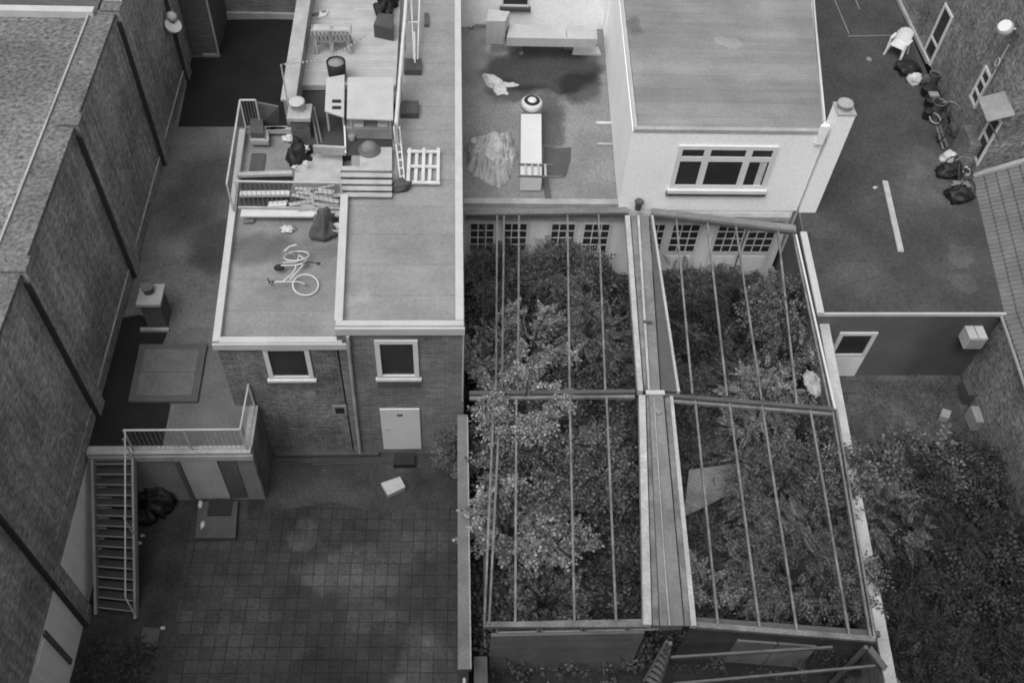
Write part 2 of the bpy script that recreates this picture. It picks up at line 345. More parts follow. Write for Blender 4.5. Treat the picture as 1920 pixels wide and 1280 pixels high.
MB().box(-8.89, -8.84, 8.05, 8.17, .3, 2.15).build('door_jamb', 'brick_dark', wh)
lv = PX(318, 42, -8.75)
wl = thing('wall_lamp', 'pale round floodlight with dark bracket on the left brick wall', 'lamp', tuple(lv))
ax_ = (.45, -.35, .82)
MB().lathe(lv+Vector((.02, 0, -.22)), [(.10, 0), (.22, .05), (.26, .22), (.24, .23), (.1, .2)], 20, ax_).build('lamp_shade', 'white_paint', wl)
MB().lathe(lv+Vector((.0, 0, -.42)), [(.01, 0), (.13, .2), (.15, .215)], 12, ax_).build('lamp_cone', 'black', wl)
MB().lathe(lv+Vector((.06, .12, .1)), [(.02, 0), (.2, .06), (.1, .16), (.02, .2)], 6, ax_).build('lamp_top', 'white_paint', wl)
MB().bar(lv+Vector((-.2, 0, 0)), lv+Vector((.15, 0, 0)), .06, .06).build('bracket', 'bar_dark', wl)
MB().tube([(WX+.02, PX(345, 130, WX).y, 2.4), (WX+.02, PX(345, 130, WX).y, 5)], .03).build('conduit', 'coping_grey', wl)

# lane between warehouse and house: flat roof over annex
an = thing('annex', 'low flat roofed annex with pale front wall and door under a balcony', 'building', (-7, 12.5, 0))
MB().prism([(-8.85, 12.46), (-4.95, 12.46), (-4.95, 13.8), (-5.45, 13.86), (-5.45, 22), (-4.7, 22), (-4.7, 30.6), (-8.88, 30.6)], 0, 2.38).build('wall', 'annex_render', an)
MB().prism([(-8.85, 12.62), (-5.12, 12.62), (-5.35, 13.8), (-5.5, 22), (-4.75, 22), (-4.75, 30.58), (-8.88, 30.58)], 2.38, 2.40).build('roof', 'lane_felt', an)
MB().box(-8.85, -4.93, 12.40, 12.62, 2.385, 2.47).box(-5.12, -4.91, 12.62, 13.8, 2.385, 2.468).build('coping', 'coping_grey', an)
MB().box(-8.86, -4.9, 12.38, 12.46, 2.14, 2.34).build('fascia', 'coping_grey', an)
MB().box(-4.95, -4.93, 12.47, 13.8, 0, 2.13).build('side_wall', 'brick_old', an)
def roofpoly(pts, z, dz=.004): return MB().poly([tuple(P(x, y, z))[:2]+(z+dz,) for x, y in pts])
roofpoly([(205, 600), (168, 835), (305, 835), (320, 760), (300, 660), (318, 612), (262, 590)], 2.4).build('black_patch', 'lane_black', an)  # near-black area laid on the lane roof
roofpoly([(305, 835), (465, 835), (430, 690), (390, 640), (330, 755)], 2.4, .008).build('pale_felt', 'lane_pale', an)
roofpoly([(334, 238), (440, 238), (560, 235), (560, 35), (410, 38), (410, 106), (360, 108)], 2.4).build('black_patch', 'lane_black', an)  # second near-black area, at the far end of the lane
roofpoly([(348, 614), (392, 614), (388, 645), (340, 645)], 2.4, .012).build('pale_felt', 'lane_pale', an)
Fa = Fr((0, 12.46, 0), (1, 0, 0), (0, -1, 0))
d_ = MB().box(-6.72, -5.82, .17, 2.06, .003, .05, Fa).build('door', 'door_grey', an); d_['label'] = 'pale plain door under the balcony'
MB().tube([(-5.93, 12.38, 1.1), (-5.93, 12.33, 1.1), (-6.05, 12.33, 1.1)], .012).build('door_handle', 'steel', d_)
MB().box(-6.84, -6.73, .15, 2.1, .003, .09, Fa).build('door_frame', 'bar_dark', an)
MB().box(-5.80, -5.38, .15, 2.1, .003, .03, Fa).build('brick_panel', 'brick_dark', an)
hb = PY(470, 700, 13.9)
# balcony rail
rl = thing('balcony_railing', 'thin pale steel railing round the annex balcony above the door', 'railing', (-6.4, 12.5, 2.47))
mb = MB(); zt = 3.38
mb.tube([(-8.02+.28, 12.5, zt), (-5.03, 12.5, zt)], .026).tube([(-5.03, 12.5, zt), (-5.0, 13.8, zt)], .024).build('top_rail', 'rail_steel', rl)
MB().tube([(-7.74, 12.5, 2.56), (-5.03, 12.5, 2.56)], .014).tube([(-5.03, 12.5, 2.56), (-5.0, 13.8, 2.56)], .014).build('bottom_rail', 'rail_steel', rl)
for x, y in ((-7.74, 12.5), (-5.03, 12.5), (-5.0, 13.8), (-6.35, 12.5)):
    MB().bar((x, y, 2.4), (x, y, zt), .04, .04).build('post', 'rail_steel', rl)
mb = MB()
for i in range(1, 24): mb.tube([(-7.74+i*2.71/24, 12.5, 2.56), (-7.74+i*2.71/24, 12.5, zt)], .006, 5)
for i in range(1, 11): mb.tube([(-5.03, 12.5+i*.13, 2.56), (-5.03, 12.5+i*.13, zt)], .006, 5)
mb.build('balusters', 'steel', rl)
# outside stair
st = thing('steel_staircase', 'long open steel staircase running down from the annex roof to the yard', 'staircase', (-8.2, 10.8, 0))
a0, a1 = Vector((-8.72, 12.4, 2.3)), Vector((-8.62, 9.38, .05)); b0, b1 = Vector((-7.76, 12.4, 2.3)), Vector((-7.66, 9.25, .05))
for a, b in ((a0, a1), (b0, b1)): MB().bar(a, b, .06, .24).build('stringer', 'steel', st)
for i in range(15):
    t = (i+.6)/15.2; c = a0.lerp(a1, t); d = b0.lerp(b1, t)
    c.x += .04; d.x -= .04
    tr = MB().bar(c+Vector((0, -.02, 0)), d+Vector((0, -.02, 0)), .035, .03)
    tr.bar(c+Vector((0, .09, 0)), d+Vector((0, .09, 0)), .17, .012).build('tread', 'dark_felt', st)
    MB().bar(c+Vector((0, -.015, .018)), d+Vector((0, -.015, .018)), .022, .02).build('nosing', 'steel', bpy.data.objects[st.children[-1].name])
MB().tube([b0+Vector((.06, .08, 1.08)), b1+Vector((-.02, .1, 1.0)), b1+Vector((0, .02, .2))], .022).build('handrail', 'rail_steel', st)
for t in (.02, .5): q = b0.lerp(b1, t); MB().tube([q, q+Vector((0, 0, 1.0))], .016).build('post', 'rail_steel', st)
# roof hatch
hz = 2.50
ht = thing('roof_hatch', 'large square grey roof hatch on the dark lane roof', 'roof hatch', tuple(P(315, 700, 2.4)))
hp = [P(x, y, hz) for x, y in ((240, 752), (370, 752), (388, 645), (262, 645))]
MB().prism(hp, 2.41, hz).build('rim', 'hatch_edge', ht)
cn = sum(hp, Vector())/4; hp2 = [cn+(p-cn)*.80 for p in hp]
MB().prism(hp2, hz, hz+.012).build('lid', 'hatch', ht)
q0, q1 = (hp2[0]+hp2[3])/2, (hp2[1]+hp2[2])/2; MB().bar(q0+Vector((0, 0, .016)), q1+Vector((0, 0, .016)), .02, .01).build('seam', 'hatch_edge', ht)
# chimney in the lane
def chimney(label, x0, x1, y0, y1, z0, z1, brickm='brick_dark', capm='concrete', pot=True, potr=.13, poth=.22, name='chimney', potm='plant_pot'):
    c = thing(name, label, 'chimney', ((x0+x1)/2, (y0+y1)/2, z0))
    MB().box(x0, x1, y0, y1, z0, z1).build('stack', brickm, c)
    MB().box(x0-.06, x1+.06, y0-.06, y1+.06, z1, z1+.1).build('cap', capm, c)
    if pot: MB().lathe(((x0+x1)/2-.05, (y0+y1)/2+.08, z1+.1), [(potr, 0), (potr*1.05, poth*.8), (potr*1.25, poth*.82), (potr*1.25, poth), (potr*.8, poth)], 18).build('pot', potm, c)
    return c
c1 = chimney('short dark brick chimney with pale cap on the lane roof beside the left wall', -8.12, -7.62, 16.35, 16.95, 2.4, 3.35, capm='coping_grey')
MB().box(-8.3, -7.55, 16.2, 16.30, 2.41, 2.5).build('base_flashing', 'coping_grey', c1)

# low block and back wall at the far end of the lane
lb = thing('brick_outbuilding', 'dark low brick block standing at the far left end of the lane', 'building', (-8.5, 29.4, 2.4))
MB().box(-8.88, -8.0, 28.3, 30.55, 2.4, 7).build('wall', 'brick_dark', lb)
MB().tube([(-7.97, 28.27, 2.4), (-7.97, 28.27, 7)], .035).build('drainpipe', 'coping_grey', lb)
MB().box(-8.5, -8.0, 28.2, 28.3, 2.41, 2.5).build('plinth', 'concrete', lb)
bb = thing('rear_brick_building', 'brick facade closing the far end of the dark lane', 'building', (-6.5, 31, 0))
MB().box(-8.9, -4.6, 30.6, 34, 0, 8).build('wall', 'brick', bb); MB().box(-8.0, -4.75, 30.5, 30.6, 2.4, 2.62).build('plinth', 'coping_grey', bb)

# ================================================================== BRICK HOUSE
hs = thing('brick_house', 'two storey brick house with white edged felt roofs and a white door', 'house', (-2.6, 13.84, 0))
YF = 13.84
MB().prism([(-5.5, YF), (-2.72, YF), (-2.72, 21.3), (-5.85, 21.3)], 0, 4.9).build('lower_wall', 'brick_old', hs)
MB().prism([(-2.68, YF-.004), (.30, YF-.004), (.30, 36), (-2.68, 36)], 0, 5.48).build('wall', 'brick', hs)
MB().prism([(-4.55, 21.3), (-2.7, 21.3), (-2.7, 36), (-4.55, 36)], 2.4, 5.48).build('rear_wall', 'brick', hs)
MB().prism([(-5.5, YF+.05), (-2.75, YF+.05), (-2.75, 21.29), (-5.85, 21.29)], 4.9, 4.94).build('lower_roof', 'felt_low', hs)
MB().prism([(-2.65, YF+.05), (.2, YF+.05), (.2, 36), (-2.65, 36)], 5.48, 5.50).build('upper_roof', 'felt_front', hs)
MB().prism([(-4.55, 21.3), (-2.66, 21.3), (-2.66, 36), (-4.55, 36)], 5.48, 5.498).build('rear_roof', 'dark_felt', hs)
MB().prism([(-4.1, 20.2), (-2.7, 20.2), (-2.7, 21.29), (-4.1, 21.29)], 4.942, 5.497).build('rear_roof', 'dark_felt', hs)
roofpoly([(650, 292), (736, 292), (736, 240), (650, 240)], 5.50).build('dark_patch', 'dark_felt', hs)
def wallseg(mb, a, b, t, z0, z1):
    a = Vector((a[0], a[1], 0)); b = Vector((b[0], b[1], 0)); d = (b-a).normalized(); n = Vector((-d.y, d.x, 0))*t/2
    return mb.prism([a-n, b-n, b+n, a+n], z0, z1)
wallseg(wallseg(MB(), (-5.46, YF-.01), (-5.82, 21.3), .17, 4.90, 5.10), (-5.38, YF+.03), (-2.56, YF+.03), .17, 4.9, 5.097).build('lower_coping', 'coping', hs)
wallseg(wallseg(wallseg(MB(), (.18, YF+.13), (.22, 36), .19, 5.48, 5.70), (-2.66, YF+.04), (.275, YF+.04), .15, 5.48, 5.698), (-2.60, YF+.12), (-2.74, 18.1), .19, 4.95, 5.695).build('upper_coping', 'coping', hs)
MB().box(-5.55, -2.46, YF-.10, YF-.055, 4.86, 5.06).build('lower_fascia', 'coping', hs)
MB().box(-2.68, .30, YF-.10, YF-.04, 5.41, 5.64).build('upper_fascia', 'coping', hs)
Fh = Fr((0, YF, 0), (1, 0, 0), (0, -1, 0))
window(hs, Fh, -4.45, -3.37, 3.60, 4.86, fw=.11, sill=.08, proud=.05, sd_=.04, label='window with white frame under the lower roof')
window(hs, Fh, -1.82, -.80, 3.62, 5.13, fw=.12, sill=.09, proud=.06, sd_=.02, label='window with white frame under the upper roof')
MB().box(-1.84, -.78, YF-.04, YF-.006, 3.24, 3.46).build('brick_sill', 'brick_dark', hs)
d_ = MB().box(-1.86, -.84, .30, 2.24, .006, .05, Fh).build('door', 'white_paint', hs); d_['label'] = 'plain white door with small dark plate'
MB().box(-1.43, -1.28, 1.93, 2.03, .05, .058, Fh).build('name_plate', 'bar_dark', d_)
MB().tube([(-1.75, YF-.05, 1.35), (-1.75, YF-.10, 1.35), (-1.65, YF-.10, 1.35)], .012).build('door_handle', 'steel', d_)
v_ = MB().box(-3.07, -2.70, 1.97, 2.40, .003, .03, Fh).build('vent_surround', 'concrete', hs); MB().box(-3.0, -2.77, 2.05, 2.31, .03, .034, Fh).build('vent_opening', 'black', v_)
MB().box(-3.68, -3.42, 2.75, 2.98, .003, .012, Fh).build('mortar_patch', 'concrete', hs)
MB().tube([(-2.40, YF-.10, 5.38), (-2.40, YF-.10, 5.1), (-2.42, YF-.06, 4.9), (-2.52, YF-.06, .05)], .045).build('drainpipe', 'coping_grey', hs)
MB().tube([(.27, YF-.03, 5.3), (.27, YF-.03, 2.6)], .02).build('cable_pipe', 'coping', hs)
MB().box(-4.8, -2.0, YF-.12, YF-.01, .0, .14).build('plinth', 'concrete_dark', hs)
mb = MB()
for k in range(3): mb.tube([(-4.6+k*.4, YF-.22-.07*k, .05), (-1.5, YF-.2-.05*k, .05)], .02)
single('pipe_run', mb, 'concrete_dark', 'thin pipes lying along the foot of the brick house wall', 'pipes')
single('doorstep', MB().box(-1.60, -1.02, YF-.48, YF-.13, .01, .20), 'black', 'dark doorstep below the white door of the brick house', 'step')
# parts of the terrace on the roof
ZU, ZL = 5.53, 4.975
tp = thing('terrace_parapet', 'pale grey parapet wall along the left side of the roof terrace', 'wall', (-4.5, 25, 5.44))
wallseg(MB(), (-4.36, 21.1), (-4.40, 33), .32, 5.44, 6.24).build('wall', 'concrete', tp)
wallseg(MB(), (-4.38, 21.08), (-4.42, 33), .40, 6.24, 6.3).build('coping', 'coping_grey', tp)
ZD = 5.70
dk = thing('terrace_deck', 'pale plank deck covering the roof terrace', 'deck', (-3, 26, ZU))
dp = [P(x, y, ZD) for x, y in ((562, 160), (742, 160), (752, 0))]
MB().prism([(dp[0].x, dp[0].y), (dp[1].x, dp[1].y), (dp[1].x+.02, 31), (dp[0].x, 31)], ZU, ZD).build('planks', 'wood_pale', dk)
tf = thing('terrace_railing', 'white timber railing along the right side of the roof terrace', 'railing', (-1.4, 24, ZU))
ra, rb = P(742, 232, 6.59), P(766, -60, 6.59)
MB().bar(ra, rb, .07, .07).build('top_rail', 'wood_white', tf); MB().bar(ra+Vector((0, 0, -.5)), rb+Vector((0, 0, -.5)), .03, .10).build('middle_rail', 'wood', tf)
for t in (0, .28, .56, .84): q = ra.lerp(rb, t); MB().bar((q.x, q.y, ZU), q, .08, .08).build('post', 'wood', tf)
def block(px, py, label):
    c = P(px, py, ZU+.1); single('concrete_block', MB().box(c.x-.25, c.x+.25, c.y-.28, c.y+.28, ZU, ZU+.16), 'concrete_dark', label, 'block', 'weight blocks beside the terrace railing')
block(774, 124, 'dark weight block on the felt roof under the white leaning rack'); block(768, 204, 'dark weight block on the felt roof behind the pallet')
# leaning white frame
lf = thing('clothes_rack', 'narrow white rack of thin poles leaning against the terrace railing', 'frame', tuple(P(772, 110, ZU)))
for a, b in (((770, -20), (776, 112)), ((787, -20), (783, 112)), ((777, 60), (778, 118))):
    MB().bar(P(a[0], a[1], 6.34), P(b[0], b[1], 5.69), .04, .03).build('rail', 'wood_white', lf)
MB().bar(P(765, 42, 6.24), P(786, 42, 6.24), .05, .03).build('rail', 'wood_white', lf)
# deck furniture
def tbl(name, label, cat, pts, z, m_, th=.04, legz=ZD, legm='wood'):
    q = [P(x, y, z) for x, y in pts]; c = sum(q, Vector())/len(q); t = thing(name, label, cat, (c.x, c.y, legz))
    MB().prism(q, z-th, z).build('top', m_, t)
    for p in q:
        r = c+(p-c)*.85; MB().bar((r.x, r.y, legz), (r.x, r.y, z-th), .05, .05).build('leg', legm, t)
    return t
tbl('covered_table', 'wide white topped table at the front of the roof terrace', 'table', ((650, 222), (737, 225), (738, 145), (652, 145)), 6.29, 'sheet_white')
tbl('side_table', 'slanting white board with two dark holes beside the covered table', 'board', ((609, 208), (645, 220), (646, 140), (612, 146)), 6.29, 'sheet_white', legz=ZU)
for k, yy in enumerate((190, 202)):
    q = P(632, yy, 6.31); MB().box(q.x-.13, q.x+.1, q.y-.05, q.y+.05, 6.295, 6.325).build('opening', 'black', bpy.data.objects['side_table'])
tbl('garden_table', 'pale slatted table at the back left of the roof terrace', 'table', ((585, 68), (655, 66), (654, 46), (588, 46)), 6.34, 'wood_pale')
def chair(px, py, label, m1, rz=0, name='garden_chair', z=ZD, group=None):
    c = P(px, py, z); t = thing(name, label, 'chair', (c.x, c.y, z), group); F = Fr(c, (math.cos(rz), math.sin(rz), 0), (0, 0, 1), (-math.sin(rz), math.cos(rz), 0))
    mb_ = MB(); nu = 8
    mb_.box(-.24, .24, -.22, .24, .40, .435, F).build('seat', m1, t)
    b = MB()
    for i in range(5): b.bar(F(-.24+.12*i, .24, .43), F(-.22+.11*i, .36, .86), .085, .02)
    b.bar(F(-.25, .36, .86), F(.25, .36, .86), .05, .05).build('backrest', m1, t)
    for sx in (-1, 1):
        MB().tube([F(sx*.26, -.22, .40), F(sx*.29, -.22, .62), F(sx*.29, .1, .65), F(sx*.26, .29, .62)], .025).build('armrest', m1, t)
        for sy in (-1, 1): MB().bar(F(sx*.22, sy*.21, .42), F(sx*.27, sy*.27, .0), .05, .04).build('leg', m1, t)
    return t
chair(608, 92, 'pale chair left of the other terrace chair, near the left parapet', 'wood_pale', R(180))
chair(642, 92, 'pale chair behind the dark barrel on the terrace', 'wood', R(180))
bc = P(631, 128, ZD+.4)
br = thing('barrel_planter', 'dark round tub standing in the middle of the roof terrace', 'planter', (bc.x, bc.y, ZD))
MB().lathe((bc.x, bc.y, ZD), [(.20, 0), (.25, .2), (.27, .62), (.24, .62), (.23, .56)], 24).build('tub', 'black', br)
MB().lathe((bc.x, bc.y, ZD+.5), [(.225, 0), (.22, .09), (.05, .12)], 20).build('soil_fill', 'concrete', br)
mb = MB(); c = P(720, 60, ZD); mb.prism([P(x, y, ZD) for x, y in ((702, 70), (738, 78), (738, 50), (710, 48))], ZD+.002, ZD+.42)
single('fire_box', mb, 'concrete_dark', 'dark square box at the right side of the roof terrace', 'box')
mb = MB(); c = P(722, 25, ZD); 
mb.blob(c, .28, .55, .5, 5, .5, 2.2); mb.blob(c+Vector((.1, .5, 0)), .3, .4, .7, 8, .5, 2.2)
single('folded_parasol', mb, 'black', 'dark folded parasol cover at the back right of the terrace', 'cover')
# string lights with post
sl = thing('string_light', 'string of small white bulbs hung across the roof terrace', 'string light', tuple(P(527, 125, 5.54)))
pts = [Vector(PY(x, y, Y-1.9)) for x, y, Y in ((527, 121, 22.9), (560, 117, 23.2), (590, 113, 23.6), (615, 104, 24.0), (640, 95, 24.3), (665, 80, 24.7), (688, 64, 25.2))]
MB().tube(pts, .008, 5).build('cable', 'coping_grey', sl)
mb = MB()
for i in range(len(pts)-1):
    for k in range(4): q = pts[i].lerp(pts[i+1], k/4)-Vector((0, 0, .03)); mb.lathe(q-Vector((0, 0, .02)), [(.012, 0), (.028, .02), (.02, .05)], 8)
mb.build('bulbs', 'white_paint', sl)
MB().tube([pts[0], pts[0]+Vector((0, 0, -1.3))], .02).build('post', 'rail_steel', sl)
# brick chimney on the terrace corner + leaning boards
cx0 = -4.45
c2 = chimney('brick chimney with tall round pot at the front left of the roof terrace', -4.30, -3.80, 20.45, 20.95, 4.98, 6.12, capm='coping_grey', potr=.17, poth=.28, potm='coping', name='chimney')
lb2 = P(603, 268, ZU)
mb = MB(); mb.bar(P(588, 200, 6.14), P(603, 268, 5.49), .05, .03).bar(P(583, 202, 6.14), P(596, 272, 5.49), .05, .03)
single('leaning_board', mb, 'wood_grey', 'two thin boards leaning on the brick chimney of the terrace', 'board')
# planter bench of four blocks in front of the table
fb = thing('block_bench', 'low grey bench with two white cushions in front of the covered table', 'bench', tuple(P(692, 250, ZU)))
q = [P(x, y, 5.89) for x, y in ((649, 240), (735, 242), (736, 224), (650, 222))]
MB().prism(q, ZU, 5.87).build('seat', 'concrete', fb)
for a in (672, 718):
    p = P(a, 229, 5.94); MB().box(p.x-.14, p.x+.14, p.y-.12, p.y+.14, 5.872, 5.94).build('cushion', 'white_paint', fb)
vr = MB(); p0 = P(647, 236, 5.84); vr.bar(P(646, 236, 5.94), P(648, 288, 5.54), .04, .04)
single('white_rail', vr, 'white_paint', 'thin white rail beside the left end of the block bench', 'rail')
rd = thing('roof_dome', 'round domed roof light in front of the block bench', 'roof light', tuple(P(692, 275, ZU)))
pc = P(692, 276, ZU+.25)
MB().prism([P(x, y, 5.66) for x, y in ((674, 312), (735, 314), (735, 276), (676, 276))], ZU+.002, 5.66).build('upstand', 'wood', rd)
MB().lathe((pc.x, pc.y, 5.66), [(.30, 0), (.30, .05), (.25, .06), (.24, .09)], 28).build('rim', 'plant_pot', rd)
MB().lathe((pc.x, pc.y, 5.75), [(.22, 0), (.20, .08), (.14, .14), (.06, .18), (.02, .19)], 24).build('dome', 'galv', rd)
# slatted steps
ss = thing('slatted_steps', 'broad wooden steps of five slats leading down to the front felt roof', 'steps', tuple(P(688, 345, ZU)))
for i, yy in enumerate((316, 328, 341, 353, 365)):
    z = 5.96-.085*i; a, b = P(639, yy, z), P(735, yy+1, z)
    MB().bar(a, b, .15, .035).build('slat', 'wood', ss)
for xx in (641, 733):
    MB().bar(P(xx, 314, 5.86), P(xx, 368, 5.52), .05, .12).build('stringer', 'wood_dark', ss)
MB().box(P(640, 345, 5.64).x, P(734, 345, 5.64).x, P(688, 366, 5.54).y, P(688, 316, 5.64).y, ZU+.002, 5.48).build('base', 'wood_dark', ss)
# ladder lying on its side
ld = thing('ladder', 'narrow white ladder leaning at the right of the terrace front, beside the pallet', 'ladder', tuple(P(750, 320, ZU)))
la, lb_, lc, ld2 = P(738, 238, 6.09), P(751, 338, 5.54), P(749, 238, 6.09), P(758, 336, 5.54)
MB().bar(la, lb_, .03, .06).build('rail', 'white_paint', ld); MB().bar(lc, ld2, .03, .06).build('rail', 'white_paint', ld)
for i in range(7): t = (i+.2)/6.6; MB().bar(la.lerp(lb_, t), lc.lerp(ld2, t), .04, .03).build('rung', 'white_paint', ld)
# pallet
pl = thing('pallet', 'white wooden pallet lying on the felt roof right of the ladder', 'pallet', tuple(P(794, 312, ZU)))
def rl_(pts): return [P(x, y, ZU+.13) for x, y in pts]
for x0, x1 in ((768, 765), (795, 793), (822, 821)): MB().bar(P(x0, 278, ZU+.14), P(x1, 340, ZU+.14), .085, .022).build('deck_board', 'wood_white', pl)
for x0, x1 in ((782, 779), (808, 805)): MB().bar(P(x0, 282, ZU+.05), P(x1, 340, ZU+.05), .09, .022).build('base_board', 'wood_white', pl)
for yy in (284, 312, 342): MB().bar(P(763, yy, ZU+.1), P(825, yy+1, ZU+.1), .09, .045).build('cross_board', 'wood_white', pl)
single('rubbish_bag', MB().blob(P(752, 353, ZU), .26, .17, .2, 3, .35), 'rubber_mat', 'small dark bag on the felt roof below the ladder foot', 'bag')

def junk(name, pts, z, th, m_, label, cat, w_=.12): return single(name, MB().bar(P(*pts[0], z), P(*pts[1], z+.02), w_, th), m_, label, cat)
junk('stray_batten', ((575, 30), (612, 22)), ZD+.03, .03, 'wood_grey', 'grey batten lying on the back left of the terrace deck', 'batten', .10)
junk('stray_batten', ((582, 48), (605, 60)), ZD+.03, .03, 'wood_white', 'white batten lying askew beside the left terrace parapet', 'batten', .09)
single('cardboard', MB().prism([P(x, y, ZD+.01) for x, y in ((597, 36), (613, 31), (616, 22), (600, 24))], ZD+.003, ZD+.06), 'wood_white', 'small white carton at the back left of the terrace', 'carton')
single('paint_tin', MB().lathe(P(737, 205, ZU), [(.08, 0), (.08, .2), (.085, .2), (.07, .21)], 14), 'plant_pot', 'grey tin between covered table and terrace railing', 'tin')
single('paint_tin', MB().lathe(P(660, 262, ZU), [(.09, 0), (.1, .16), (.07, .17)], 14), 'concrete', 'small tub left of the domed roof light', 'tub')
single('white_cloth', MB().blob(P(546, 262, ZL), .2, .14, .12, 91, .5, 2.2), 'bag_white', 'crumpled white cloth at the back of the low terrace beside the chimney', 'cloth')
single('stacked_timber', MB().bar(P(748, 20, ZU+.05), P(752, 95, ZU+.05), .06, .06).bar(P(752, 15, ZU+.12), P(755, 92, ZU+.1), .06, .06), 'wood_grey', 'grey timbers lying under the terrace railing', 'timber')
single('brick_stub', MB().box(P(800, 38, ZU).x-.07, P(800, 38, ZU).x+.07, P(800, 38, ZU).y-.35, P(800, 38, ZU).y+.25, ZU, ZU+.09), 'bar_dark', 'short dark beam on the felt roof right of the white rack', 'beam')
junk('grey_board', ((455, 415), (476, 413)), ZL+.03, .03, 'wood_grey', 'short grey board at the left end of the white board on the bicycle roof', 'board', .14)
# lower terrace
lr = thing('grid_railing', 'pale steel railing with thin bars round the low roof terrace', 'railing', (-5.6, 20, ZL))
zt = 6.06
pa, pb, pc_, pd, pe = P(425, 345, zt), P(450, 188, zt), P(479, 188, zt), P(440, 340, zt), P(638, 343, zt)
for a, b in ((pa, pb), (pb, pc_), (pd, pe)):
    MB().tube([a, b], .03).build('top_rail', 'rail_steel', lr)
for a, b, n in ((pa, pb, 22), (pb, pc_, 5), (pd, pe, 22)):
    k = Vector((0, 0, -.92)); MB().tube([a+k, b+k], .015).build('bottom_rail', 'rail_steel', lr); mb = MB()
    for i in range(n+1): t = i/n; q = a.lerp(b, t); mb.tube([q, q+k], .007, 5)
    mb.build('bars', 'steel', lr)
for q in (pa, pb, pc_, pe): MB().bar(q+Vector((0, 0, -1.05)), q, .04, .04).build('post', 'rail_steel', lr)
roofpoly([(449, 387), (548, 386), (548, 331), (455, 331)], ZL, .004).build('dark_patch', 'dark_felt', hs)
# timbers of low terrace
mb = MB().bar(P(445, 328, 5.19), P(548, 325, 5.19), .14, .08); single('timber_beam', mb, 'wood', 'thick pale timber lying across the low terrace behind the railing', 'beam', 'timbers on the low terrace')
mb = MB().bar(P(450, 364, 5.19), P(544, 363, 5.19), .16, .08); single('timber_beam', mb, 'wood_white', 'pale timber lying below the grid railing on the low roof', 'beam', 'timbers on the low terrace')
mb = MB().bar(P(452, 400, 5.16), P(594, 401, 5.16), .24, .05); single('timber_board', mb, 'wood_white', 'broad white board lying at the top of the bicycle roof', 'board', 'timbers on the low terrace')
mb = MB().bar(P(600, 401, 5.18), P(645, 402, 5.18), .2, .05); single('timber_board', mb, 'wood', 'short board ending at the parapet above the rubbish bag', 'board', 'timbers on the low terrace')
mb = MB().bar(P(447, 389, 5.24), P(640, 391, 5.24), .05, .05); single('timber_batten', mb, 'wood', 'thin batten lying behind the broad white board', 'batten', 'timbers on the low terrace')
mb = MB().prism([P(x, y, 5.29) for x, y in ((502, 388), (536, 386), (540, 377), (505, 379))], 5.24, 5.31); single('loose_board', mb, 'wood_white', 'small white panel lying on the battens left of the planks pile', 'panel')
mb = MB(); rr_ = random.Random(5)
for (x0, y0, x1, y1, z) in ((542, 384, 590, 376, 5.31), (575, 372, 640, 366, 5.34), (580, 380, 636, 384, 5.27), (560, 392, 625, 387, 5.22), (590, 371, 636, 378, 5.40)):
    mb.bar(P(x0, y0, z), P(x1, y1, z), .12, .03)
for k in range(16):
    x_ = rr_.uniform(542, 612); y_ = rr_.uniform(352, 392); L_ = rr_.uniform(14, 36); dy = rr_.uniform(-12, 12); z_ = 5.2+rr_.uniform(0, .22)
    mb.bar(P(x_, y_, z_), P(min(x_+L_, 640), y_+dy*.6, z_+rr_.uniform(-.06, .1)), rr_.uniform(.04, .14), .025)
single('plank_pile', mb, 'wood', 'untidy pile of loose planks between grid railing and parapet', 'planks')
mb = MB().prism([P(x, y, 5.24) for x, y in ((545, 368), (640, 367), (640, 348), (546, 348))], ZL+.002, 5.24); single('dark_crate', mb, 'wood_grey', 'flat grey crate behind the planks pile on the low roof', 'crate')
# frame of pale timber in the low terrace
lt = thing('planter_frame', 'pale stepped timber edging at the back of the low terrace', 'edging', tuple(P(500, 250, ZL)))
for a, b in (((497, 244), (548, 245)), ((499, 248), (501, 264)), ((470, 265), (504, 266)), ((500, 245), (536, 243))):
    MB().bar(P(*a, 5.14), P(*b, 5.14), .12, .14).build('edge_board', 'coping_grey', lt)
mb = MB().prism([P(x, y, 5.24) for x, y in ((471, 258), (496, 258), (494, 230), (470, 230))], ZL+.002, 5.39); single('dark_planter', mb, 'rubber_mat', 'dark square planter beside the left terrace railing', 'planter')
mb = MB(); a = [P(480, 190, 5.84), P(522, 198, 5.84), P(524, 232, 5.09), P(488, 232, 5.09)]
mb.add([tuple(p) for p in a]+[tuple(p-Vector((0, .03, .03))) for p in a], [(0, 1, 2, 3), (7, 6, 5, 4), (0, 4, 5, 1), (1, 5, 6, 2), (2, 6, 7, 3), (3, 7, 4, 0)])
single('ribbed_screen', mb, 'bar_dark', 'dark ribbed panel leaning behind the low terrace', 'panel')
single('upper_platform', MB().prism([P(x, y, 5.2) for x, y in ((551, 340), (642, 342), (642, 283), (600, 282), (556, 300))], ZL+.002, 5.2), 'wood', 'pale wooden platform left of the slatted steps', 'platform')
mb = MB().bar(P(588, 280, 5.54), P(648, 283, 5.54), .1, .25); single('platform_kerb', mb, 'coping_grey', 'pale kerb board below the dark roof patch of the terrace', 'kerb')
single('doormat', MB().prism([P(x, y, ZL+.01) for x, y in ((467, 322), (494, 322), (498, 288), (472, 288))], ZL+.002, ZL+.02), 'rubber_mat', 'dark mat on the low terrace floor', 'mat')
pb_ = thing('bagged_bundle', 'dark bin bag bundle with small white scraps beside the brick chimney', 'bag', tuple(P(563, 300, ZL)))
MB().blob(P(562, 305, ZL), .32, .34, .5, 11, .4, 1.8).build('bag', 'bag', pb_)
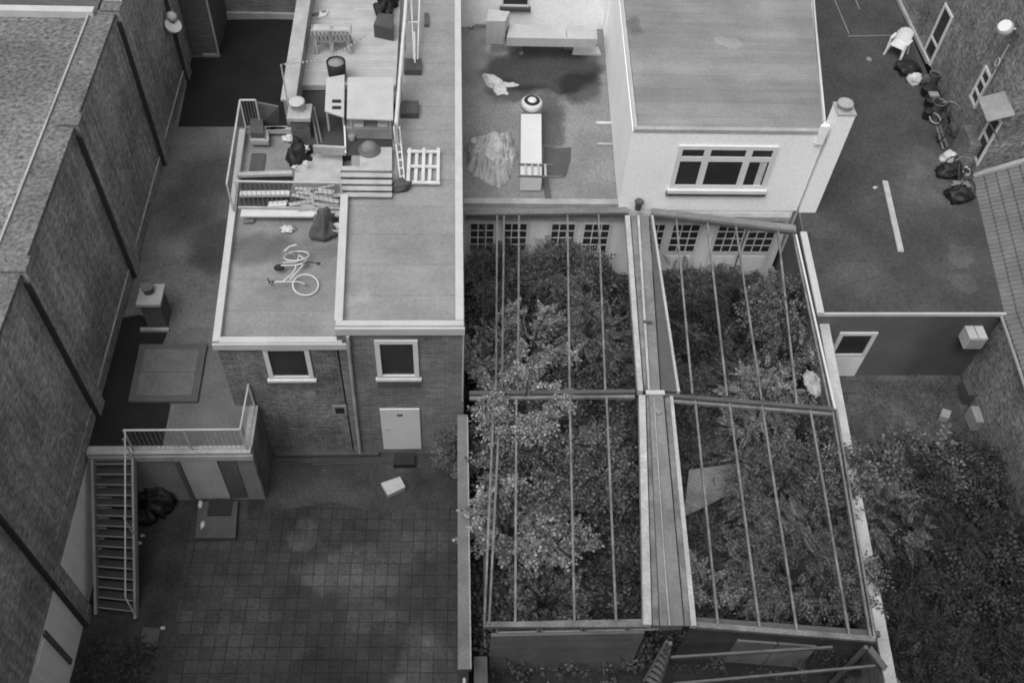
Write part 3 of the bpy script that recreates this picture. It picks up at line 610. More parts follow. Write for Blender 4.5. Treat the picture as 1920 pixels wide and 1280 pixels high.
MB().blob(P(572, 282, 5.44), .12, .1, .12, 12, .5).blob(P(553, 315, 5.39), .07, .05, .06, 13, .5).blob(P(574, 307, 5.39), .08, .06, .06, 14, .5).build('white_scrap', 'bag_white', pb_)
rb2 = thing('rubbish_sack', 'grey sack leaning on the parapet above the bicycle', 'bag', tuple(P(612, 430, ZL)))
MB().blob(P(612, 437, ZL), .34, .27, .45, 21, .45, 1.8, rot=.6).build('sack', 'rubber_mat', rb2)
MB().blob(P(603, 415, ZL+.2), .18, .2, .14, 22, .5, rot=.8).build('flap', 'wood_grey', rb2)
bk = thing('bucket', 'white bucket between the grey sack and the parapet', 'bucket', tuple(P(633, 440, ZL)))
q = P(633, 440, ZL); MB().lathe(q, [(.10, 0), (.13, .26), (.14, .27), (.125, .27), (.1, .05)], 18).build('pail', 'white_paint', bk)
MB().ring(q+Vector((0, 0, .28)), .14, .012, n=20).build('rim', 'white_paint', bk)
single('crumpled_paper', MB().blob(P(540, 430, ZL), .17, .14, .06, 31, .6, 2.5), 'bag_white', 'crumpled white paper lying above the bicycle on the low roof', 'paper')

# bicycle lying on the low roof
bi = thing('bicycle', 'white framed bicycle lying on its side on the low felt roof', 'bicycle', tuple(P(560, 510, ZL)))
def Q(x, y, h): return P(x, y, ZL+h)
def wheel(cx, cy, h, nrm, label, rr=.305):
    c = Q(cx, cy, h); ty = MB().ring(c, rr, .019, nrm, 44).build('wheel', 'white_paint', bi); ty['label'] = label
    n = Vector(nrm).normalized(); x = n.orthogonal().normalized(); y = n.cross(x); s_ = MB()
    for i in range(22):
        a = 2*math.pi*i/22; s_.tube([c+n*.02*(-1)**i, c+(x*math.cos(a)+y*math.sin(a))*rr], .0022, 4, cap=False)
    s_.build('spokes', 'steel', ty); MB().lathe(c-n*.04, [(.022, 0), (.028, .03), (.022, .08)], 10, n).build('hub', 'galv', ty)
    return c
wheel(573, 534, .08, (.12, -.12, 1), 'lower round wheel')
wheel(556, 480, .16, (-.05, .42, .9), 'upper wheel seen more flattened')
def tubes(name, m_, *paths, r=.014):
    mb_ = MB()
    for p in paths: mb_.tube([Q(*q) for q in p], r, 7)
    return mb_.build(name, m_, bi)
tubes('frame', 'white_paint', ((514, 528, .2), (534, 528, .2)), ((530, 528, .2), (548, 513, .2), (554, 503, .2), (555, 497, .2)), ((544, 524, .18), (557, 509, .18), (568, 497, .18)), ((527, 498, .2), (555, 497, .2), (568, 494, .2)), ((568, 494, .2), (574, 488, .2), (560, 478, .2)), ((530, 492, .25), (557, 492, .22), (560, 478, .2)), r=.016)
tubes('fork', 'white_paint', ((512, 529, .2), (540, 528, .18), (560, 528, .14), (572, 533, .09)), r=.012)
tubes('rear_rack', 'steel', ((530, 468, .3), (560, 473, .25)), ((531, 474, .3), (560, 478, .25)), ((530, 468, .3), (528, 492, .28)), r=.008)
tubes('mudguard', 'white_paint', ((533, 471, .3), (543, 462, .3), (556, 459, .3)), r=.02)
tubes('handlebar', 'black', ((515, 527, .22), (506, 528, .3), (502, 522, .32)), ((512, 529, .22), (509, 534, .22), (515, 535, .2)), ((502, 522, .32), (506, 532, .32)), r=.014)
sdl = MB().blob(Q(524, 503, .12), .13, .09, .07, 3, .15); sdl.build('saddle', 'black', bi)
tubes('crank', 'black', ((568, 494, .22), (580, 491, .22), (597, 494, .2)), ((568, 494, .18), (562, 500, .12)), r=.012)
MB().box(Q(597, 494, .2).x-.04, Q(597, 494, .2).x+.05, Q(597, 494, .2).y-.03, Q(597, 494, .2).y+.03, ZL+.18, ZL+.21).build('pedal', 'black', bi)
MB().lathe(Q(568, 494, .16), [(.085, 0), (.085, .008), (.03, .02)], 20).build('chainring', 'steel', bi)

# ================================================================== MIDDLE FLAT ROOF (link building)
YB = 20.43
lk = thing('link_building', 'low white building with flat roof and glazed doors at the back of the greenhouse', 'building', (2.7, 20.5, 0))
MB().prism([(.34, YB), (10.3, YB), (10.3, 29.3), (.34, 29.3)], 0, 3.0).build('wall', 'white_wall', lk)
MB().prism([(.34, YB+.2), (5.0, YB+.2), (5.45, 29.3), (.34, 29.3)], 3.0, 3.06).build('roof', 'felt_mid', lk)
MB().box(.34, 5.0, YB-.02, YB+.2, 3.0, 3.16).build('front_coping', 'coping_grey', lk)
MB().box(.4, 10.2, YB-.16, YB-.0, 2.62, 2.8).build('lintel_beam', 'coping_grey', lk)
Fb = Fr((0, YB, 0), (1, 0, 0), (0, -1, 0))
for x0, x1 in ((.56, 1.28), (1.58, 2.28), (3.02, 3.74), (4.02, 4.80), (5.86, 6.50), (6.74, 7.58), (8.16, 9.00), (9.14, 9.98)):
    leaf = MB().box(x0-.09, x1+.09, .05, 2.46, .004, .035, Fb).build('french_door', 'frame_white', lk)
    W = x1-x0; fr = MB(); z0, z1 = 1.15, 2.36
    for i in range(4): u = x0+W*i/3; fr.box(u-.016, u+.016, z0, z1, .046, .062, Fb)
    for i in range(5): v = z0+(z1-z0)*i/4; fr.box(x0, x1, v-.016, v+.016, .045, .059, Fb)
    g_ = MB().box(x0, x1, z0, z1, .036, .044, Fb).build('pane', 'glass_dark', leaf); fr.build('glazing_bars', 'frame_white', leaf)
    MB().box(x0+.05, x1-.05, .25, .95, .036, .048, Fb).build('lower_panel', 'white_wall', leaf)

# white facade at the back of the middle roof
fw = thing('rear_white_building', 'white rendered building with a window at the back of the middle flat roof', 'building', (3, 30, 0))
MB().box(.32, 5.6, 29.3, 35, 0, 9).build('wall', 'white_render', fw)
Ff = Fr((0, 29.3, 0), (1, 0, 0), (0, -1, 0))
q = PY(940, 10, 29.3); q2 = PY(992, 10, 29.3)
window(fw, Ff, q.x, q2.x, q.z-.02, q.z+1.2, sill=.14, sillm='concrete_dark', fw=.06)
# air duct L
ad = thing('air_duct', 'long pale metal air duct with a raised box at its left end', 'duct', (3.2, 28.6, 3.06))
zt = 4.0
a = [P(x, y, zt) for x, y in ((950, 71), (1120, 74), (1118, 50), (956, 45))]
MB().prism(a, 3.68, zt).build('duct', 'duct_metal', ad)
a = [P(x, y, 4.5) for x, y in ((912, 40), (947, 40), (956, 22), (916, 18))]
MB().prism(a, 3.62, 4.5).build('box_head', 'duct_metal', ad)
for x in (965, 1060, 1118):
    q = P(x, 70, 3.55)
    MB().bar((q.x, q.y+.2, 3.07), (q.x, q.y+.2, 3.55), .05, .05).build('leg', 'bar_dark', ad)
for x in (946, 1063): q = P(x, 70, 4.0); MB().box(q.x-.012, q.x+.012, q.y-.012, q.y+.4, 3.54, 4.015).build('flange', 'steel', ad)
single('white_plank', MB().prism([P(x, y, 3.12) for x, y in ((1073, 101), (1127, 103), (1122, 89), (1077, 88))], 3.07, 3.14), 'wood_white', 'short white board lying under the right end of the air duct', 'board')
mb = MB(); q = P(978, 86, 3.4); mb.tube([q, q-Vector((0, 0, .33))], .02).lathe((q.x, q.y, 3.07), [(.07, 0), (.09, .05), (.05, .08)], 12); single('vent_stub', mb, 'concrete', 'small grey vent pipe in front of the air duct', 'vent')
mb = MB().tube([P(880, 52, 3.2), P(890, 45, 3.2), P(912, 46, 3.2)], .05); single('pipe_elbow', mb, 'coping_grey', 'short pale pipe elbow left of the air duct box', 'pipe')
mb = MB().bar(P(1118, 231, 3.1), P(1147, 231, 3.1), .1, .05); single('white_batten', mb, 'wood_white', 'white batten on the middle roof beside the white wall, farther one', 'batten', 'battens beside the white wall')
mb = MB().bar(P(1120, 270, 3.1), P(1150, 271, 3.1), .07, .05); single('white_batten', mb, 'wood', 'thin batten on the middle roof beside the white wall, nearer one', 'batten', 'battens beside the white wall')
# extractor trunk
et = thing('extractor_trunk', 'long white box duct with round fan cap in the middle of the flat roof', 'duct', tuple(P(996, 300, 3.06)))
zt = 3.62
a = [P(x, y, zt) for x, y in ((976, 334), (1016, 334), (1015, 214), (977, 214))]
MB().prism(a, 3.12, zt).build('trunk', 'white_paint', et)
a2 = [P(x, y, zt-.1) for x, y in ((977, 212), (1015, 212), (1015, 200), (978, 200))]
MB().prism(a2, 3.12, zt-.08).build('neck', 'concrete', et)
c = P(997, 196, zt+.1)
MB().lathe((c.x, c.y, 3.1), [(.30, 0), (.30, .55), (.33, .57), (.33, .72), (.28, .76)], 28).build('fan_cap', 'white_paint', et)
MB().lathe((c.x, c.y, 3.862), [(.24, 0), (.25, .02), (.2, .03)], 28).build('fan_ring', 'black', et)
MB().lathe((c.x, c.y, 3.893), [(.14, 0), (.12, .03), (.05, .05)], 20).build('fan_hub', 'white_paint', et)
MB().bar(P(1022, 330, 3.15), P(1028, 372, 3.12), .16, .05).build('drip_channel', 'bar_dark', et)
sb = thing('small_ladder', 'short wooden ladder lying across the extractor trunk', 'ladder', tuple(P(1005, 318, 3.66)))
for yy in (308, 330): MB().bar(P(972, yy, 3.68), P(1036 if yy == 308 else 1056, yy+2, 3.66), .05, .045).build('rail', 'wood_grey', sb)
for xx in (985, 997, 1009, 1022): MB().bar(P(xx, 308, 3.68), P(xx+1, 330, 3.68), .06, .03).build('rung', 'wood', sb)
mb = MB().add([tuple(P(x, y, 3.09+.03*k)) for k in (0, 1) for x, y in ((1020, 275), (1042, 278), (1070, 276), (1069, 300), (1060, 330), (1018, 332))], [(5, 4, 3, 2, 1, 0)[::-1], (6, 7, 8, 9, 10, 11)[::-1]]+[(i, (i+1) % 6, 6+(i+1) % 6, 6+i)[::-1] for i in range(6)])
single('felt_offcut', mb, 'rubber_mat', 'dark sheet of roofing felt right of the extractor trunk', 'sheet')

def crumple(name, px, py, z, rx, ry, hz_, seed, m_, label, cat, n=90, rot=0., amp=1.0):
    """crumpled sheet: a disc of folds with an uneven outline"""
    c = P(px, py, z); vs = []; fs = []
    for i in range(n+1):
        for j in range(n+1):
            u = i/n*2-1; v = j/n*2-1
            r_ = math.hypot(u, v)
            if r_ > 1e-6:
                kk = max(abs(u), abs(v))/r_; u2, v2 = u*kk, v*kk
            else: u2 = v2 = 0
            rr = math.hypot(u2, v2); an_ = math.atan2(v2, u2)
            ed = 1+.28*noise.noise(Vector((math.cos(an_)*1.8+seed, math.sin(an_)*1.8, seed)))+.1*noise.noise(Vector((math.cos(an_)*6+seed, math.sin(an_)*6, 3)))
            x, y = u2*ed, v2*ed
            q = Vector((x*1.6+seed*5, y*1.6, seed)); wv = Vector((noise.noise(q*1.3), noise.noise(q*1.3+Vector((9, 9, 9))), 0))
            q2 = q+wv*.5
            F1 = lambda k_: noise.voronoi(q2*k_)[0][0]
            h = .62*F1(1.0)+.40*F1(2.3)+.17*F1(4.6)
            h = max(0, h-.12)*(1-rr**4)*hz_*amp+.012
            X, Y = x*rx, y*ry; cr, sr = math.cos(rot), math.sin(rot)
            vs.append((c.x+X*cr-Y*sr, c.y+X*sr+Y*cr, z+h))
    for i in range(n):
        for j in range(n): a_ = i*(n+1)+j; fs.append((a_, a_+n+1, a_+n+2, a_+1))
    return single(name, MB().add(vs, fs, False), m_, label, cat)
crumple('crumpled_tarpaulin', 922, 296, 3.06, .84, 1.12, .85, 3.3, 'tarp', 'large crumpled grey tarpaulin heap on the left of the middle roof', 'tarpaulin', n=110)
crumple('plastic_sheet', 930, 160, 3.06, .28, .62, .2, 7.7, 'tarp_pale', 'pale torn plastic sheet lying at the edge of the roof puddle stain', 'plastic sheet', n=50, rot=.5)
crumple('plastic_strip', 955, 160, 3.06, .32, .12, .12, 9.1, 'tarp_pale', 'narrow tail of pale plastic on the roof stain', 'plastic sheet', n=30)

# ================================================================== WHITE HOUSE
we = thing('white_house', 'white rendered house with grey felt roof and a six pane window', 'house', (7.7, 20.4, 0))
ZH = 6.0
hp = [(4.94, YB-.03), (10.38, YB-.03), (12.85, 34), (5.6, 34)]
MB().prism(hp, 2.95, ZH-.06).build('wall', 'white_render', we)
ri = [(5.10, YB+.10), (10.30, YB+.10), (12.7, 34), (5.75, 34)]
MB().prism(ri, ZH-.06, ZH).build('roof', 'felt_house', we)
MB().box(4.97, 10.38, YB-.05, YB+.09, ZH-.1, ZH+.015).build('front_trim', 'coping_grey', we)
wallseg(MB(), (5.03, YB+.04), (5.66, 34), .10, ZH-.05, ZH+.02).build('side_coping', 'duct_metal', we)
wallseg(MB(), (10.36, YB+.4), (12.84, 34), .05, ZH-.05, ZH+.05).build('edge_strip', 'coping', we)
Fw = Fr((0, YB-.03, 0), (1, 0, 0), (0, -1, 0))
window(we, Fw, 6.32, 9.16, 3.86, 5.46, us=(7.17, 8.36), vs=(4.98,), fw=.13, mw=1.45, sill=.12, proud=.05, sd_=.09, name='window', gm='glass_dark')
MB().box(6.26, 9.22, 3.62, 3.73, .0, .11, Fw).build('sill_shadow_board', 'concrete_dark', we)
MB().box(8.78, 8.98, 3.98, 4.9, .013, .016, Fw).build('curtain', 'tarp_pale', we)
wallseg(MB(), (5.38, 28.5), (5.5, 33), .2, 3.3, 5.0).build('side_buttress', 'white_render', we)
wc = thing('white_chimney', 'white rendered chimney rising at the right corner of the white house', 'chimney', (10.7, 20.5, 2))
ptop = PY(1600, 235, YB)
MB().box(10.46, 10.95, YB-.10, YB+.42, 1.0, 6.62).build('stack', 'white_render', wc)
MB().box(10.44, 10.97, YB-.12, YB+.44, 6.62, 6.65).build('cap', 'coping_grey', wc)
MB().lathe((10.69, YB+.2, 6.65), [(.2, 0), (.2, .1), (.22, .11), (.22, .17), (.17, .18)], 22).build('pot', 'coping_grey', wc)
wallseg(MB(), (10.12, YB-.08), (10.34, YB-.07), .1, 5.6, 6.25).build('shoulder', 'white_render', wc)

# ================================================================== RIGHT DARK ROOF + building
db = thing('dark_flat_building', 'low dark building with wide bitumen roof and one small window', 'building', (13, 16.4, 0))
MB().prism([(10.1, 16.4), (15.43, 16.4), (16.4, 22), (16.9, 36), (12.9, 36), (10.45, 20.38)], 0, 2.93).build('wall', 'dark_wall', db)
MB().prism([(10.1, 16.43), (15.43, 16.43), (16.4, 22), (16.9, 36), (12.9, 36), (10.5, 20.38)], 2.93, 2.95).build('roof', 'felt_dark', db)
MB().box(10.08, 15.45, 16.36, 16.42, 2.87, 2.98).build('edge_trim', 'coping', db)
Fd = Fr((0, 16.4, 0), (1, 0, 0), (0, -1, 0))
window(db, Fd, 10.98, 12.08, 1.0, 2.13, fw=.12, sill=0, proud=.05)
MB().box(10.98, 12.08, .05, .98, .002, .045, Fd).build('panel_below_window', 'white_wall', db)
single('ac_unit', MB(), 'white_paint', '', '') if False else None
ac = thing('wall_box', 'small white box unit fixed high on the dark wall beside the brick wall', 'wall unit', (14.75, 16.2, 2.0))
MB().box(14.5, 15.02, 15.93, 16.39, 1.95, 2.42).build('casing', 'duct_metal', ac); MB().box(14.53, 14.99, 15.915, 15.93, 2.0, 2.36).build('grille', 'concrete', ac)
MB().box(14.745, 14.765, 15.925, 16.392, 2.42, 2.426).build('seam', 'bar_dark', ac)
# seams on dark roof
mb = MB().bar(P(1590, 68, 2.956), P(1700, 66, 2.956), .03, .006).bar(P(1565, 0, 2.956), P(1592, 64, 2.956), .03, .006).bar(P(1600, -10, 2.956), P(1612, 18, 2.956), .03, .006)
mb.build('roof_seam', 'concrete', db)
pk = single('loose_plank', MB().bar(P(1659, 340, 3.0), P(1689, 472, 3.0), .17, .06), 'wood', 'long pale plank lying alone on the dark flat roof', 'plank')
single('white_scrap', MB().blob(P(1641, 352, 2.95), .07, .05, .03, 3, .5), 'bag_white', 'tiny white scrap left of the plank on the dark roof', 'scrap')
single('white_scrap', MB().blob(P(1629, 112, 2.95), .09, .1, .04, 6, .5), 'concrete', 'small pale scrap left of the plastic chair on the dark roof', 'scrap')

# tiled roof building
tr = thing('tiled_roof_building', 'brick building with ribbed pantile roof at the right edge', 'building', (15.8, 15, 0))
e0, e1, e2 = Vector((14.3, 4.0, 0)), Vector((15.46, 16.46, 0)), Vector((16.45, 22.0, 0))
MB().prism([(14.3, 4), (26, 4), (26, 22), (16.45, 22), (15.46, 16.46)], 0, 2.9).build('wall', 'brick_right', tr)
def tile_roof(a, b, z, pitch, length, root):
    """rows of tiles climbing from the eaves line a-b towards +x"""
    d = (b-a); L = d.length; d.normalize(); n = Vector((d.y, -d.x, 0)); cp, sp_ = math.cos(pitch), math.sin(pitch)
    vs = []; fs = []; step = .34; cw = .17; nc = int(L/cw)*6; nr = int(length/step)
    for i in range(nr):
        for e in (0, 1):
            s_ = (i+e)*step
            lift = .06 if e == 0 else .0
            for j in range(nc+1):
                t = j/nc; ph = (j % 6)/6*2*math.pi; w_ = .022*math.cos(ph)+.008*math.cos(2*ph)
                h = z+s_*sp_+(lift+w_)*cp+.03
                p = a+d*(t*L)+n*(s_*cp); vs.append((p.x, p.y, h))
        o = i*2*(nc+1)
        for j in range(nc): fs.append((o+j, o+j+nc+1, o+j+nc+2, o+j+1)[::-1])
        if i: 
            q = o-(nc+1)
            for j in range(nc): fs.append((q+j, o+j, o+j+1, q+j+1)[::-1])
    return MB().add(vs, fs, False)
tile_roof(e0+Vector((-.06, 0, 0)), e1+Vector((-.06, 0, 0)), 2.86, R(33), 6.5, tr).build('roof', 'tiles', tr)
tile_roof(e1+Vector((-.05, -.0, 0)), e2+Vector((-.05, 0, 0)), 2.86, R(33), 6.5, tr).build('roof', 'tiles', tr)
MB().tube([e0+Vector((-.1, 0, 2.87)), e1+Vector((-.1, 0, 2.87)), e2+Vector((-.1, 0, 2.87))], .05).build('gutter', 'steel', tr)
vg = e2+Vector((0, 0, 2.95)); nn = Vector((.987, -.16, 0))
MB().bar(vg, vg+nn*5+Vector((0, 0, 3.3)), .16, .14).build('verge', 'coping_grey', tr)
for i, yy in enumerate((15.6, 14.7, 13.2, 11.9)):
    MB().box(15.1-.05*i, 15.32-.02*i, yy-.28, yy+.28, 0, .5-.05*i).build('footing_block', 'concrete' if i % 2 else 'concrete_dark', tr)

# brick building upper right
br_ = thing('brick_building', 'brick building with white framed windows above the dark flat roof', 'building', (17, 26, 2.9))
w0, w1, w2 = Vector((16.40, 22.02, 0)), Vector((16.85, 27.6, 0)), Vector((16.95, 36, 0))
MB().prism([(16.40, 22.03), (26, 22.03), (26, 36), (16.95, 36), (16.85, 27.6)], 2.9, 9.5).build('wall', 'brick_right', br_)
F1 = Fr(w0, (w0-w1)*-1, None); F1.w = Vector((-F1.u.y, F1.u.x, 0))
F2 = Fr(w1, (w2-w1), None); F2.w = Vector((-F2.u.y, F2.u.x, 0))
def onF(F, px, py):
    d = _ray(px, py); o = F.o-Vector((0, 0, H)); t = o.dot(F.w)/d.dot(F.w); p = Vector((0, 0, H))+d*t-F.o
    return p.dot(F.u), p.z
a = onF(F2, 1745, 124); b = onF(F2, 1733, 97); c = onF(F2, 1789, 34)
ow = window(br_, F2, min(a[0], b[0])+.0, max(a[0], b[0])+.02, a[1], c[1], vs=(a[1]+.7,), fw=.09, sill=0, gm='glass_dark', label='tall white framed window above the plastic chair')
for (pA, pB, pC, nm, vv) in (((1829, 205), (1820, 180), (1852, 128), 'white framed window behind the pipes', 2), ((1834, 311), (1823, 285), (1879, 228), 'white framed window beside the tiled roof', 1)):
    a = onF(F1, *pA); b = onF(F1, *pB); c = onF(F1, *pC); z0, z1 = a[1], max(c[1], a[1]+1.2)
    window(br_, F1, min(a[0], b[0]), max(a[0], b[0]), z0, z1, vs=[z0+(z1-z0)*(k+1)/(vv+1) for k in range(vv)], fw=.09, sill=0, gm='glass_dark', label=nm)
a = onF(F2, 1742, 128)
MB().bar(F2(.25, 2.95, .05), F2(4.6, 2.95, .05), .12, .12).build('wall_base_kerb', 'coping_grey', br_)
a = onF(F1, 1880, 260)
MB().box(.3, 1.3, 2.95, 3.9, .0, .35, F1).build('brick_bay', 'brick', br_)
sp1 = thing('wall_spotlight', 'white round floodlight on a bracket high on the right brick building', 'lamp', tuple(F1(2.4, 6.8, .1)))
q = onF(F1, 1903, 62); c = F1(q[0], q[1], .25)
MB().lathe(c, [(.08, 0), (.2, .12), (.23, .32), (.18, .42)], 18, (-.6, -.3, .75)).build('lamp_shade', 'white_paint', sp1)
MB().bar(c+Vector((-.2, -.15, .02)), c+Vector((.35, .1, .1)), .04, .04).build('bracket', 'white_paint', sp1)
pp = thing('wall_pipe', 'pale pipe with a coiled loop running down the right brick building', 'pipe', tuple(F1(1, 3, .1)))
pts = [onF(F1, x, y) for x, y in ((1899, 85), (1876, 128), (1850, 178), (1836, 205))]
MB().tube([F1(a, b, .12) for a, b in pts], .03).build('pipe', 'coping_grey', pp)
q = onF(F1, 1880, 118); MB().ring(F1(q[0], q[1], .16), .13, .02, F1.w, 20).build('loop', 'coping_grey', pp)
aw = thing('canopy', 'small grey lean-to canopy on the right brick building', 'canopy', tuple(F1(1.5, 4.6, .3)))
q0 = onF(F1, 1893, 200); q1 = onF(F1, 1862, 180)
pA = [F1(u, v, w_) for u, v, w_ in ((q0[0]-.5, q0[1]-.2, .7), (q0[0]-.5, q0[1]+.1, .02), (q0[0]+.6, q0[1]+.1, .02), (q0[0]+.6, q0[1]-.2, .7))]
MB().add([tuple(p) for p in pA]+[tuple(p-Vector((0, 0, .04))) for p in pA], [(0, 1, 2, 3), (7, 6, 5, 4), (0, 4, 5, 1), (1, 5, 6, 2), (2, 6, 7, 3), (3, 7, 4, 0)]).build('panel', 'concrete', aw)
for u in (q0[0]-.45, q0[0]+.55): MB().bar(F1(u, q0[1]-.22, .65), F1(u, q0[1]-.9, .03), .04, .04).build('brace', 'bar_dark', aw)
wls = thing('wall_ladder', 'slim dark metal ladder lying along the foot of the right brick building', 'ladder', tuple(P(1818, 260, 3.0)))
A0, A1, B0, B1 = P(1800, 285, 3.0), P(1822, 200, 3.6), P(1812, 280, 3.1), P(1836, 205, 3.7)
for a, b in ((A0, A1), (B0, B1)): MB().tube([a, b], .018).build('rail', 'steel', wls)
for i in range(7): t = (i+.5)/7; MB().tube([A0.lerp(A1, t), B0.lerp(B1, t)], .012).build('rung', 'steel', wls)

# things along the foot of that wall
def mono_chair(px, py, label, rz, z):
    c = P(px, py, z); t = thing('plastic_chair', label, 'chair', (c.x, c.y, z)); F = Fr(c, (math.cos(rz), math.sin(rz), 0), (0, 0, 1), (-math.sin(rz), math.cos(rz), 0)); m1 = 'frame_white'
    MB().box(-.27, .27, -.26, .26, .40, .43, F).build('seat', m1, t)
    n = 7; vs = []
    for k, (r_, zz) in enumerate(((.0, .41), (.10, .86))):
        for i in range(n):
            a_ = math.pi*(i/(n-1)-.0); vs.append(F(-.30*math.cos(a_)*(1-.06*k), .10+(.18+r_)*math.sin(a_)**.5, zz-(0 if not k else .10*abs(math.cos(a_))**2)))
    vs2 = [v+F.w*.03 for v in vs]; N = len(vs)
    fs = [(i, i+1, n+i+1, n+i) for i in range(n-1)]+[(N+n+i, N+n+i+1, N+i+1, N+i) for i in range(n-1)]+[(n+i, n+i+1, N+n+i+1, N+n+i) for i in range(n-1)]
    MB().add(vs+vs2, fs).build('backrest', m1, t)
    for sx in (-1, 1):
        MB().box(sx*.30-.045, sx*.30+.045, -.27, .16, .63, .66, F).box(sx*.30-.03, sx*.30+.03, -.27, -.20, .02, .63, F).build('armrest', m1, t)
        for sy in (-1, 1): MB().bar(F(sx*.25, sy*.24, .42), F(sx*.30, sy*.31, .0), .06, .05).build('leg', m1, t)
    return t
mono_chair(1679, 102, 'white plastic garden chair standing alone on the dark flat roof', R(-42), 2.95)
def bag(px, py, rx, ry, rz, seed, m_, label, name='rubbish_bag', cat='bag', group='bags and litter along the brick wall', rot=0., z=2.95, amp=.35):
    return single(name, MB().blob(P(px, py, z), rx, ry, rz, seed, amp, rot=rot), m_, label, cat, group)
bag(1700, 133, .42, .36, .25, 41, 'bag', 'flat black bag just below the plastic chair', rot=.4)
bag(1711, 155, .2, .24, .28, 42, 'bag_white', 'white bag below the plastic chair, tallest white lump')
bag(1775, 300, .22, .2, .25, 43, 'bag_white', 'white bag above the large black cover near the tiled roof')
bag(1779, 327, .48, .28, .3, 44, 'bag', 'large black cover spread near the corner of the tiled roof')
bag(1806, 327, .17, .15, .22, 45, 'bag_white', 'small white bag at the corner of the tiled roof')
bag(1800, 349, .3, .14, .15, 46, 'concrete', 'flat grey bundle between black cover and covered bicycle')
bag(1795, 372, .42, .33, .3, 47, 'bag', 'black covered heap at the foot of the tiled roof, nearest of the row')
bag(1733, 157, .22, .2, .25, 48, 'rubber_mat', 'dark bag right of the tall white bag')
bag(1790, 250, .3, .3, .3, 49, 'rubber_mat', 'dark pile against the wall below the ladder')
for (x, y, r, lab, md) in ((1737, 178, .27, 'upper dark round tub along the brick wall', 'black'), (1748, 152, .2, 'small dark tub next to the wall corner', 'plant_pot'), (1755, 205, .24, 'dark tub above the metal hoop', 'plant_pot'), (1735, 222, .16, 'small dark tub left of the metal hoop', 'black'), (1741, 200, .22, 'middle dark tub holding a grey stone', 'black')):
    c = P(x, y, 2.95); t = thing('plant_pot', lab, 'pot', tuple(c), 'dark tubs along the brick wall')
    MB().lathe(c, [(r*.75, 0), (r, .3), (r*1.06, .32), (r*.9, .32), (r*.85, .24)], 18).build('tub', md, t)
    MB().lathe(c+Vector((0, 0, .2)), [(r*.86, 0), (r*.8, .06), (r*.3, .08)], 14).build('soil_fill', 'soil', t)
single('paving_stone', MB().box(P(1750, 180, 3.25).x-.16, P(1750, 180, 3.25).x+.16, P(1750, 180, 3.25).y-.12, P(1750, 180, 3.25).y+.12, 3.28, 3.34), 'concrete', 'grey stone slab lying on the dark tubs', 'stone')
mb = MB().ring(P(1753, 222, 3.1), .2, .02, (.2, -.3, 1), 26); single('metal_hoop', mb, 'coping_grey', 'pale metal hoop lying among the dark tubs', 'hoop')
def oldbike(px, py, rz, label, m_, z=2.95):
    c = P(px, py, z); t = thing('parked_bicycle', label, 'bicycle', tuple(c), 'old bicycles against the brick wall'); d = Vector((math.cos(rz), math.sin(rz), 0)); n = Vector((-d.y, d.x, .25)).normalized()
    for s_ in (-.52, .52):
        wv = MB().ring(c+d*s_+Vector((0, 0, .34)), .32, .02, n, 26).build('wheel', 'black', t)
        sp_ = MB(); cc = c+d*s_+Vector((0, 0, .34)); x = d; y = n.cross(d)
        for i in range(12): a_ = i*math.pi/6; sp_.tube([cc, cc+(x*math.cos(a_)+y*math.sin(a_))*.32], .003, 3, cap=False)
        sp_.build('spokes', 'steel', wv)
    U = Vector((0, 0, 1)); bb_ = c+U*.3; stt = c-d*.12+U*.75; hd = c+d*.33+U*.8; rh = c-d*.52+U*.34; fh = c+d*.52+U*.34
    MB().tube([bb_, stt], .016).tube([bb_, hd-U*.1], .016).tube([stt-U*.1, hd], .016).tube([bb_, rh, stt-U*.1], .012).build('frame', m_, t)
    MB().tube([hd+U*.05, fh], .014).build('fork', m_, t)
    MB().tube([hd-Vector((-d.y, d.x, 0))*.27+U*.1-d*.1, hd+U*.15, hd+Vector((-d.y, d.x, 0))*.27+U*.1-d*.1], .013).build('handlebar', 'steel', t)
    MB().blob(stt, .13, .07, .05, 2, .1, rot=rz).build('saddle', 'black', t)
oldbike(1762, 245, R(70), 'old dark bicycle leaning below the metal hoop', 'rubber_mat')
oldbike(1790, 350, R(98), 'old bicycle standing in the nearest black heap', 'rubber_mat', z=2.95)
mb = MB().bar(P(1756, 238, 3.3), P(1768, 280, 3.0), .05, .05).bar(P(1762, 236, 3.3), P(1776, 276, 3.0), .05, .05).bar(P(1760, 250, 3.25), P(1767, 248, 3.25), .04, .04).bar(P(1764, 265, 3.15), P(1771, 263, 3.15), .04, .04)
single('wooden_trestle', mb, 'wood_grey', 'grey wooden trestle lying beside the old dark bicycle', 'trestle')

# ================================================================== GREENHOUSE
gh = thing('greenhouse_frame', 'open bar roof frame of an overgrown greenhouse without glass', 'greenhouse', (5, 14, 0))
ZG = 3.0
def gb(a, b, z=ZG, w_=.05, h_=.06, m_='bar', name='glazing_bar', z2=None):
    return MB().bar(P(*a, z), P(*b, z if z2 is None else z2), w_, h_).build(name, m_, gh)
